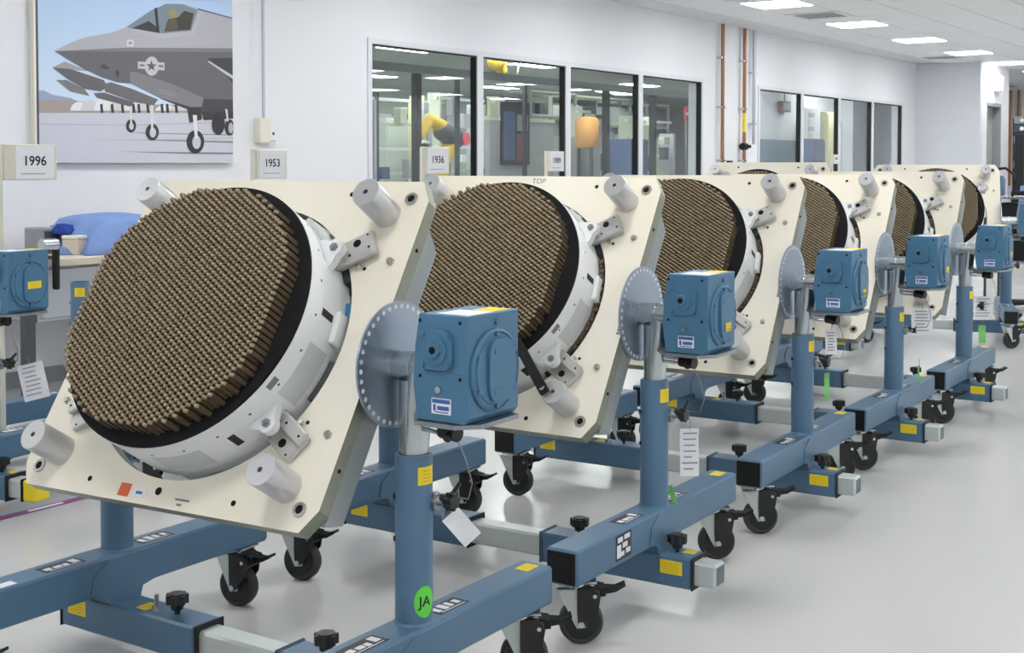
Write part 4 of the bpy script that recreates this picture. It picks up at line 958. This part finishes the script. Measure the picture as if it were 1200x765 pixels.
    stuff(mb.build('radiating_element', ['element_brown', 'element_tip'], r, smooth=False, recalc=False))
    return r

CAST = {(-1, -1): radians(-58), (-1, 1): radians(-55), (1, -1): radians(-78), (1, 1): radians(-82)}
proto = make_stand(); ant_proto = make_antenna()
def plate_matrix(th, yw, du, zs, n0=0.0798):
    s, c = sin(th), cos(th)
    M = cols((0, -1, 0), (s, 0, c), (-c, 0, s))
    return Matrix.Translation((PO, 0, zs)) @ Matrix.Rotation(yw, 4, 'Z') @ Matrix.Translation((0, du, 0)) @ M @ Matrix.Translation((0, 0, n0))
UNITS = [
 # x, y, r, th, plate yaw, du, zs, stand label, antenna label
 (2.3274, 2.4303, .0172, .5722, .058, .0315, ZS, 'nearest blue wheeled stand with a green round sticker on its right pole', 'nearest round antenna, whole brown face in view at the left'),
 (3.5656, 2.4663, .0310, .5541, -.0076, .0031, ZS, 'second blue wheeled stand, with a black and white plate on its beam side', 'second round antenna of the row, with a black latch bar at its lower rim'),
 (4.8733, 2.5063, .0454, .5833, .0105, .0044, ZS, 'third blue wheeled stand of the front row, counted from the camera', 'third round antenna of the front row, right half in view'),
 (6.0746, 2.5314, .0284, .5993, .0063, .0023, ZS, 'fourth blue wheeled stand of the front row, with a printed white card hanging on it', 'fourth round antenna of the front row, only a dark crescent of it in view'),
 (7.3332, 2.5513, .0284, .5489, -.0121, -.0023, ZS, 'fifth blue wheeled stand of the front row, with a white notice on its pole', 'fifth round antenna of the front row, narrow dark crescent in view'),
 (10.28, 3.06, .31, .50, 0.0, 0.0, .922, 'farthest stand of the front row, its black beam end turned toward the camera', 'farthest round antenna at the right, facing the camera on a cream plate'),
 (8.82, 3.88, .0, .39, 0.0, 0.0, .925, 'stand half hidden behind the fourth unit, its cream plate just showing above it', 'antenna mostly hidden, only a thin dark arc above the third plate'),
]
stands = []; antennas = []
UPPER = {'shaft', 'tee_neck', 'index_disc', 'gearbox', 'support_plate', 'lock_handle', 'bearing_block', 'idler_shaft'}
for i, (x, y, rz, th, yw, du, zs, sl, al) in enumerate(UNITS):
    st = proto if i == 0 else copy_tree(proto)
    st.location = (x, y, 0); st.rotation_euler = (0, 0, rz); tag(st, sl, 'stand', 'blue positioner stands with antennas')
    P = plate_matrix(th, yw, du, zs)
    for ch in st.children:
        if ch.name.split('.')[0] == 'mounting_plate': ch.matrix_local = P; pl_obj = ch
        if zs > ZS + .001 and ch.name.split('.')[0] in UPPER: ch.location.z += zs - ZS
    an = ant_proto if i == 0 else copy_tree(ant_proto)
    an.matrix_world = Matrix.Translation((x, y, 0)) @ Matrix.Rotation(rz, 4, 'Z') @ P
    tag(an, al, 'antenna', 'round array antennas')
    stands.append((st, pl_obj)); antennas.append(an)
# dark serrated fittings in the gap at the right of the ring, on every antenna but the nearest
mb = MB()
for k in range(26):
    t = radians(-44 + 2.7 * k); M = Matrix.Translation((0, -.01, 0)) @ Matrix.Rotation(t, 4, 'Z')
    mb.M = M; mb.box(.3565, .370 + .004 * (k % 2), -.007, .007, -.06, .002)
tooth_me = None
for an in antennas[1:]:
    if tooth_me is None: o = mb.build('rear_tooth', 'element_brown', an, smooth=False); tooth_me = o.data
    else:
        o = bpy.data.objects.new('rear_tooth', tooth_me); COL.objects.link(o); o.parent = an
    stuff(o)
def empty_stand(x, y, rz, label, skip=('mounting_plate',)):
    st = copy_tree(proto, skip=skip); st.location = (x, y, 0); st.rotation_euler = (0, 0, rz)
    tag(st, label, 'stand', 'blue stands by the wall'); return st
back1 = empty_stand(2.929, 5.124, .15, 'blue stand cut by the left edge of the photo, gearbox with a yellow sticker')
back2 = empty_stand(3.91, 4.70, 0.0, 'empty blue stand hidden behind the nearest antenna, only a pole end showing', ('mounting_plate', 'idler_shaft', 'bearing_block', 'inner_tube', 'index_disc', 'gearbox', 'shaft', 'tee_neck', 'support_plate', 'lock_handle'))

# ------------------------------------------------------------------ things that differ from stand to stand
def child(st, name): return [c for c in st.children if c.name.split('.')[0] == name]
def right_pole(st): return sorted(child(st, 'pole'), key=lambda o: o.data.vertices[0].co.y)[0]
def right_beam(st): return sorted(child(st, 'side_beam'), key=lambda o: o.data.vertices[0].co.y)[0]
s1 = stands[0][0]; s2 = stands[1][0]
# green round sticker on the nearest pole
pole = right_pole(s1); A0 = radians(252); vs = []; fs = []
mb = MB(); n = 24; cz = .345
cv = [(PO + .0456 * cos(A0), -WP + .0456 * sin(A0), cz)]; NR = 6
for q in range(1, NR + 1):
    for k in range(n):
        t = 2 * pi * k / n; a = A0 + .027 * q / NR * cos(t) / .0445; cv.append((PO + .0456 * cos(a), -WP + .0456 * sin(a), cz + .037 * q / NR * sin(t)))
fs = [(0, 1 + k, 1 + (k + 1) % n) for k in range(n)]
for q in range(NR - 1):
    o1, o2 = 1 + q * n, 1 + (q + 1) * n; fs += [(o1 + k, o2 + k, o2 + (k + 1) % n, o1 + (k + 1) % n) for k in range(n)]
mb.add(cv, fs)
o = mb.build('round_sticker', 'green_sticker', pole, recalc=False); o['label'] = 'bright green round sticker with handwritten JA'
nx, ny = cos(A0), sin(A0); nrm = (nx, ny, 0)
ja = text_obj('JA', .034, 'handwriting', 'ink', o, Matrix.Identity(4), .0004)
for v in ja.data.vertices:                                          # wrap the letters round the pole
    ang = A0 + v.co.x / .0445; rr = .0459 + v.co.z * .3; v.co = (PO + rr * cos(ang), -WP + rr * sin(ang), cz + v.co.y)
ja.matrix_local = Matrix.Identity(4)
# data plate on the side of the second beam
bm2 = right_beam(s2); yf = -WP - HB / 2 - .0002
mb = MB(); mb.box(-.33, -.235, yf - .001, yf, .203, .277); mb.cur = 1
for a, b, c, d in ((-.32, -.29, .255, .27), (-.28, -.245, .258, .272), (-.325, -.30, .21, .248), (-.29, -.26, .235, .25), (-.27, -.242, .215, .23), (-.30, -.28, .212, .226)): mb.box(a, b, yf - .0014, yf - .001, c, d)
o = mb.build('data_plate', ['label_dark', 'label_white'], bm2, smooth=False); o['label'] = 'black and white data plate on the beam side'
# white strip on the left beam of the nearest stand
lb = sorted(child(s1, 'side_beam'), key=lambda o: -o.data.vertices[0].co.y)[0]
mb = MB(); mb.box(-.40, -.33, WP - .035, WP - .005, ZT_, ZT_ + .001); o = mb.build('paper_strip', 'paper', lb, smooth=False); o['label'] = 'white paper strip on the beam'
# stickers on the nearest plate
pl = stands[0][1]
mb = MB(); mb.box(-.125, -.09, -.444, -.412, .0003, .001); o = mb.build('orange_sticker', 'orange_sticker', pl, smooth=False); o['label'] = 'small orange square sticker'
mb = MB(); mb.box(-.078, -.034, -.439, -.42, .0003, .001); mb.cur = 1; mb.box(-.068, -.048, -.433, -.426, .001, .0013); o = mb.build('white_sticker', ['label_white', 'label_blue'], pl, smooth=False); o['label'] = 'small white printed sticker'
mb = MB()
for k in range(2): mb.box(.06 + .01 * k, .105 - .02 * k, -.432 - .012 * k, -.427 - .012 * k, .0002, .0006)
mb.build('stencil', 'ink_grey', pl, smooth=False)
text_obj('TOP', .028, 'stencil', 'ink_grey', stands[1][1], Matrix.Translation((0, .435, .0004)), 0.0)
for k in (1, 2):
    mb = MB()
    for q in range(9): mb.box(.462, .472, -.02 - .011 * q - .004, -.02 - .011 * q + .004, .0002, .0006)
    mb.build('stencil', 'ink_grey', stands[k][1], smooth=False)
# black latch bar across the second ring
def bar(mb, p, q, w, t):
    p, q = Vector(p), Vector(q); d = (q - p).normalized(); z = Vector((0, 0, 1)); u = z.cross(d).normalized() * w / 2
    mb.add([p - u, p + u, q + u, q - u, p - u + z * t, p + u + z * t, q + u + z * t, q - u + z * t], [(0, 3, 2, 1), (4, 5, 6, 7), (0, 1, 5, 4), (1, 2, 6, 5), (2, 3, 7, 6), (3, 0, 4, 7)])
mb = MB(); bar(mb, (.19, -.178, .205), (.352, -.37, .115), .03, .012); lt = mb.build('latch_bar', 'matt_black', antennas[1], smooth=False); lt['label'] = 'long black latch bar over the rim'
mb = MB(); mb.cyl((.342, -.358, .12), (.342, -.358, .132), .01, n=10); mb.build('pivot', 'zinc', lt)
# yellow stickers on the round covers of the middle gearboxes, sticker of the back stand
for st, dz in ((stands[2][0], -.04), (stands[1][0], -.035), (stands[3][0], -.03), (stands[4][0], -.03), (stands[5][0], 0), (back1, -.005)):
    gb = child(st, 'gearbox')[0]; y = -.75 - .0175; w = .034 if st is back1 else .02
    caution('cover_sticker', .032 - w, .032 + w, y - .001, y, .9 + dz - .014, .9 + dz + .014, '-y', gb)
# yellow plug in the tube end of the back stand
ct = child(back1, 'cross_tube')[0]; h_ = .04
mb = MB(); mb.box(-h_, h_, -.83, -.765, .108 - h_, .108 + h_, .006); o = mb.build('tube_plug', 'yellow', ct); o['label'] = 'yellow plug on the tube end'
mb = MB(); mb.box(-h_ - .004, h_ + .004, -.765, -.757, .064, .152, .003); mb.build('plug_strap', 'matt_black', ct, smooth=False)
# hanging paper tags
def hang_tag(name, label, cat, st, lp, w, h, m='paper', tilt=0.0, yaw=0.0, ribbon=False, lines=True, group='tags hanging from the stands'):
    M = Matrix.Translation(st.location) @ Matrix.Rotation(st.rotation_euler.z, 4, 'Z')
    p = M @ Vector(lp); t = thing(name, label, cat, p, st.rotation_euler.z + yaw, group)
    R = Matrix.Rotation(tilt, 4, 'Y')
    mb = MB(R); 
    nn = 5
    for i in range(nn):
        z0 = -.03 - h * i / nn; z1 = -.03 - h * (i + 1) / nn; c0 = .004 * sin(i * 1.2); c1 = .004 * sin((i + 1) * 1.2)
        mb.add([(-w / 2, c0, z0), (w / 2, c0, z0), (w / 2, c1, z1), (-w / 2, c1, z1), (-w / 2, c0 + .0012, z0), (w / 2, c0 + .0012, z0), (w / 2, c1 + .0012, z1), (-w / 2, c1 + .0012, z1)], [(0, 1, 2, 3), (7, 6, 5, 4), (0, 4, 5, 1), (2, 6, 7, 3), (1, 5, 6, 2), (0, 3, 7, 4)])
    b = mb.build('card', m, t, smooth=False)
    if lines:
        mb = MB(R); rnd = random.Random(len(label))
        for i in range(7):
            z = -.042 - (h - .02) * i / 7; a = rnd.uniform(-.42, -.3) * w; e = rnd.uniform(.1, .42) * w
            mb.box(a, e, -.007, -.0062, z - .0035, z)
        mb.build('print', 'ink_grey', b, smooth=False)
    mb = MB(); mb.tube([(0, .0, 0), (.004, .0, -.012), (0, 0, -.034)], .0012, 6); mb.build('wire', 'wire', t)
    return t
hang_tag('paper_tag', 'white paper tag blowing from the clamp of the nearest pole', 'tag', s1, (PO + .03, -WP - .06, .565), .05, .085, tilt=-.7, yaw=-.75, lines=False)
hang_tag('paper_tag', 'crumpled white tag hanging from the second pole clamp', 'tag', s2, (PO + .035, -WP - .105, .565), .06, .15, yaw=-.9)
hang_tag('green_tag', 'small green ribbon tied low on the second pole', 'tag', s2, (PO + .05, -WP - .02, .37), .016, .07, 'green_ribbon', yaw=-1.0, tilt=-.3, lines=False)
s3, s4, s5 = stands[2][0], stands[3][0], stands[4][0]
hang_tag('paper_tag', 'narrow white tag below the lock handle of the third stand', 'tag', s3, (PO - .03, -WP - .125, .745), .045, .10, yaw=-1.0)
hang_tag('green_tag', 'green ribbon tag hanging from the third pole clamp', 'tag', s3, (PO + .03, -WP - .09, .56), .02, .11, 'green_ribbon', yaw=-1.0, lines=False)
hang_tag('paper_tag', 'printed white card on the fourth stand, hanging left of its clamp', 'tag', s4, (PO + .04, -WP - .12, .71), .10, .125, yaw=-1.0)
hang_tag('green_tag', 'short green ribbon standing by the fourth beam', 'tag', s4, (PO + .03, -WP - .11, .44), .008, .09, 'green_ribbon', yaw=-1.0, lines=False)
hang_tag('paper_tag', 'printed white card beside the fifth pole', 'tag', s5, (PO + .03, -WP - .09, .66), .10, .13, yaw=-1.0)
hang_tag('green_tag', 'green ribbon tag under the white card of the fifth stand', 'tag', s5, (PO + .03, -WP - .09, .50), .04, .10, 'green_ribbon', yaw=-1.0, lines=False)
hang_tag('paper_tag', 'white paper tag hanging at the left edge of the photo over a blue beam', 'tag', back1, (.20, -.55, .58), .1, .15, yaw=-.7, tilt=-.2)

# ------------------------------------------------------------------ numbered signs on posts
def number_sign(num, x, y, z, label, sc=1.0, po=0.0):
    t = thing('number_sign', label, 'sign', (x, y, 0), 0, 'numbered signs along the wall')
    w, h = .125 * sc, .0825 * sc
    mb = MB(); mb.box(-w - .02 * sc - po, -w + .006 * sc - po, -.014, .008, 0.012, z + h, .003); mb.build('post', 'sign_beige', t)
    mb = MB(); mb.box(-w - .06, -w + .06, -.06, .07, 0, .012); mb.build('foot', 'sign_beige', t, smooth=False)
    mb = MB(); mb.box(-w + .006 * sc - po, w, -.016, .008, z - h, z + h, .003); b = mb.build('panel', 'sign_beige', t)
    mb = MB(); mb.box(-w + .028 * sc, w - .016 * sc, -.0185, -.016, z - h + .006, z + h - .006); mb.build('card', 'sign_white', b, smooth=False)
    text_obj(num, .062 * sc, 'number', 'ink', b, cols((1, 0, 0), (0, 0, 1), (0, -1, 0), (.004 * sc, -.0187, z + .004)), .0009)
    mb = MB(); mb.box(-.07 * sc, .06 * sc, -.019, -.0185, z - .055 * sc, z - .052 * sc); mb.build('rule', 'ink_grey', b, smooth=False)
    return t
number_sign('1996', 3.42, 4.87, 1.370, 'white sign reading 1996 at the left edge below the picture', .93, .036)
number_sign('1953', 5.30, 5.337, 1.364, 'white sign reading 1953 above the nearest cream plate')
number_sign('1936', 6.614, 5.171, 1.387, 'white sign reading 1936 in front of the first window pane', 1.05)
number_sign('1989', 9.001, 5.793, 1.388, 'white sign reading 1989 in front of the second window pane')
number_sign('1989', 13.49, 5.1, 1.42, 'smallest and farthest white number sign, in front of the second window', .62)

# ------------------------------------------------------------------ bench, cloth and odds at the left
bn = thing('work_bench', 'beige topped grey bench along the wall, seen left of the nearest antenna', 'bench', (4.95, 6.1, 0), 0)
mb = MB(); mb.box(-.75, 2.6, -.02, .78, .80, .845, .006); mb.build('bench_top', 'bench_top', bn)
for k, x in enumerate((-.62, .25, 1.1, 1.9)):
    mb = MB(); mb.box(x, x + .5, .03, .7, .50, .80, .004); d = mb.build('drawer_box', 'bench_grey', bn, smooth=False)
    mb = MB(); mb.box(x + .02, x + .48, .012, .03, .52, .785, .004); f = mb.build('drawer', 'bench_grey', d, smooth=False)
for x in (-.7, 2.52):
    for y in (.02, .7):
        mb = MB(); mb.box(x, x + .06, y, y + .05, 0, .8); mb.build('leg', 'dark_grey', bn, smooth=False)
mb = MB(); mb.box(-.7, 2.55, .66, .7, .45, .5); mb.build('rail', 'dark_grey', bn, smooth=False)
r = thing('storage_case', 'pale wooden box on the bench beside the blue cloth', 'box', (4.70, 6.3, .845), .2)
mb = MB(); mb.box(-.035, .035, -.06, .06, 0, .09, .004); mb.build('box_body', 'bench_top', r, smooth=False)
mb = MB(); mb.box(-.038, .038, -.063, .063, .09, .11, .004); mb.build('lid', 'plastic_beige', r, smooth=False)
r = thing('grey_case', 'grey instrument case on the bench behind the pale box', 'case', (4.66, 6.55, .845), .1)
mb = MB(); mb.box(-.06, .06, -.08, .08, 0, .15, .008); mb.build('case_body', 'mid_grey', r, smooth=False)
mb = MB(); mb.box(-.05, .05, -.085, -.08, .02, .13); mb.build('front_panel', 'dark_grey', r, smooth=False)
def draped(name, label, m, loc, sx, sy, h, seed, hem=0.0):
    rnd = random.Random(seed); n = 20; mb = MB(); vs = []; ph = [rnd.uniform(0, 6) for _ in range(6)]
    for i in range(n + 1):
        for j in range(n + 1):
            u = i / n * 2 - 1; v = j / n * 2 - 1; d = max(abs(u), abs(v))
            top = h * (1 - .12 * u + .06 * sin(3 * u + ph[0]) + .05 * sin(4 * v + ph[1]))
            f = min(1, max(0, (1 - d) / .28)); f = f * f * (3 - 2 * f)
            k = 1 + .1 * (1 - f) * sin(9 * math.atan2(v, u) + ph[2])
            vs.append((u * sx * k * (1 + .1 * (1 - f)), v * sy * k, hem + (top - hem) * f + .012 * sin(7 * u + 5 * v + ph[3])* f + .004))
    fs = [(i * (n + 1) + j, (i + 1) * (n + 1) + j, (i + 1) * (n + 1) + j + 1, i * (n + 1) + j + 1) for i in range(n) for j in range(n)]
    mb.add(vs, fs); o = mb.build(name, m, None, angle=80); o.location = loc
    md = o.modifiers.new('thickness', 'SOLIDIFY'); md.thickness = .004
    return tag(o, label, 'cloth')
draped('blue_cover', 'light blue cloth heaped over something on the bench left of the nearest antenna', 'cloth_blue', (5.15, 6.42, .845), .46, .28, .19, 4)
o = draped('navy_cloth', 'dark blue corner of cloth lying beside the light blue heap', 'cloth_navy', (4.73, 6.42, .958), .06, .07, .04, 9); 
# pole lamp / vise left of the bench
r = thing('bench_vise', 'dark upright holder with a grey rod end beside the back gearbox', 'holder', (4.40, 6.06, 0), 0)
mb = MB(); mb.box(-.014, .014, -.02, .02, .68, .95, .006); mb.build('upright', 'matt_black', r)
mb = MB(); mb.cyl((-.09, 0, .925), (.0, 0, .925), .035, n=20); mb.build('rod_end', 'zinc', r)
mb = MB(); mb.box(-.012, .012, .02, .09, .846, .862); mb.build('jaw', 'dark_grey', r, smooth=False)
# purple floor tape
mb = MB(); mb.prism([(1.8, 4.41), (3.36, 4.41), (3.36, 4.46), (1.8, 4.46)], lambda a, b: (a, b, .0), (0, 0, .0012)); tp = mb.build('floor_tape', 'purple', None, smooth=False); tag(tp, 'purple line of tape on the floor at the lower left', 'tape')
mb = MB(); mb.prism([(3.08, 4.425), (3.24, 4.425), (3.24, 4.445), (3.08, 4.445)], lambda a, b: (a, b, .0012), (0, 0, .0006)); mb.build('white_patch', 'paper', tp, smooth=False)
# right edge: chair with blue smock, boxes
r = thing('office_chair', 'dark chair with a blue smock over its back at the right edge', 'chair', (13.0, 2.93, 0), 0)
mb = MB(); mb.box(-.03, .03, -.22, .22, .62, 1.12, .02); mb.build('backrest', 'matt_black', r)
mb = MB(); mb.box(-.45, 0, -.24, .24, .46, .54, .02); mb.build('seat', 'matt_black', r)
mb = MB(); mb.cyl((-.22, 0, .06), (-.22, 0, .46), .03, n=12); mb.build('column', 'zinc', r)
mb = MB(); mb.cyl((-.0, 0, .5), (.02, 0, .7), .025, n=10); mb.build('back_bracket', 'dark_grey', r)
for k in range(5):
    t = 2 * pi * k / 5; mb = MB(); mb.cyl((-.22, 0, .07), (-.22 + .28 * cos(t), .28 * sin(t), .06), .025, .018, n=8); mb.cyl((-.22 + .28 * cos(t), .28 * sin(t) - .015, .027), (-.22 + .28 * cos(t), .28 * sin(t) + .015, .027), .027, n=12); mb.build('leg', 'matt_black', r)
mb = MB()
vs = []; n = 10
for i in range(n + 1):
    for j in range(9):
        a = -.14 + .28 * i / n; q = j / 8; z = .86 + .30 * sin(pi * q) ** .6; x = -.06 + .12 * q + .01 * sin(8 * a + 5 * q); vs.append((x, a * (1.05 - .1 * sin(pi * q)), z))
mb.add(vs, [(i * 9 + j, (i + 1) * 9 + j, (i + 1) * 9 + j + 1, i * 9 + j + 1) for i in range(n) for j in range(8)])
o = mb.build('blue_smock', 'smock_blue', None, angle=80); o.location = (13.0, 2.93, 0); o.modifiers.new('thickness', 'SOLIDIFY').thickness = .004
tag(o, 'light blue smock draped over the chair back at the right edge', 'smock')
r = thing('blue_canister', 'small blue canister with a black hose beside the farthest plate', 'canister', (12.0, 3.02, 0), 0)
mb = MB(); mb.lathe([(.001, 1.08), (.055, 1.085), (.06, 1.1), (.06, 1.23), (.045, 1.26), (.001, 1.27)], 20); mb.build('vessel', 'beam_blue', r)
mb = MB(); mb.cyl((0, 0, 1.27), (0, 0, 1.3), .025); mb.build('cap', 'label_white', r)
mb = MB(); mb.tube([(0, .06 + .0, 1.27), (0, .02, 1.32), (0, -.06, 1.33), (0, -.13, 1.28), (0, -.15, 1.18), (0, -.12, 1.08)], .012, 8); mb.build('hose', 'matt_black', r)
r2 = thing('instrument_cart', 'black and grey cart with shelves carrying the blue canister', 'cart', (12.05, 2.95, 0), 0)
for z in (.5, .8, 1.06):
    mb = MB(); mb.box(-.2, .3, -.25, .15, z, z + .02); mb.build('shelf', 'zinc', r2, smooth=False)
for sx in (-.19, .28):
    for sy in (-.24, .13):
        mb = MB(); mb.box(sx, sx + .02, sy, sy + .02, 0, 1.06); mb.build('leg', 'dark_grey', r2, smooth=False)
for z in (.52, .82):
    mb = MB(); mb.box(-.15, .25, -.2, .1, z, z + .2, .01); o = mb.build('black_case', 'matt_black', None); o.location = (12.05, 2.95, 0); tag(o, 'black case on the upper shelf of the cart' if z > .6 else 'black case on the lower shelf of the cart', 'case')
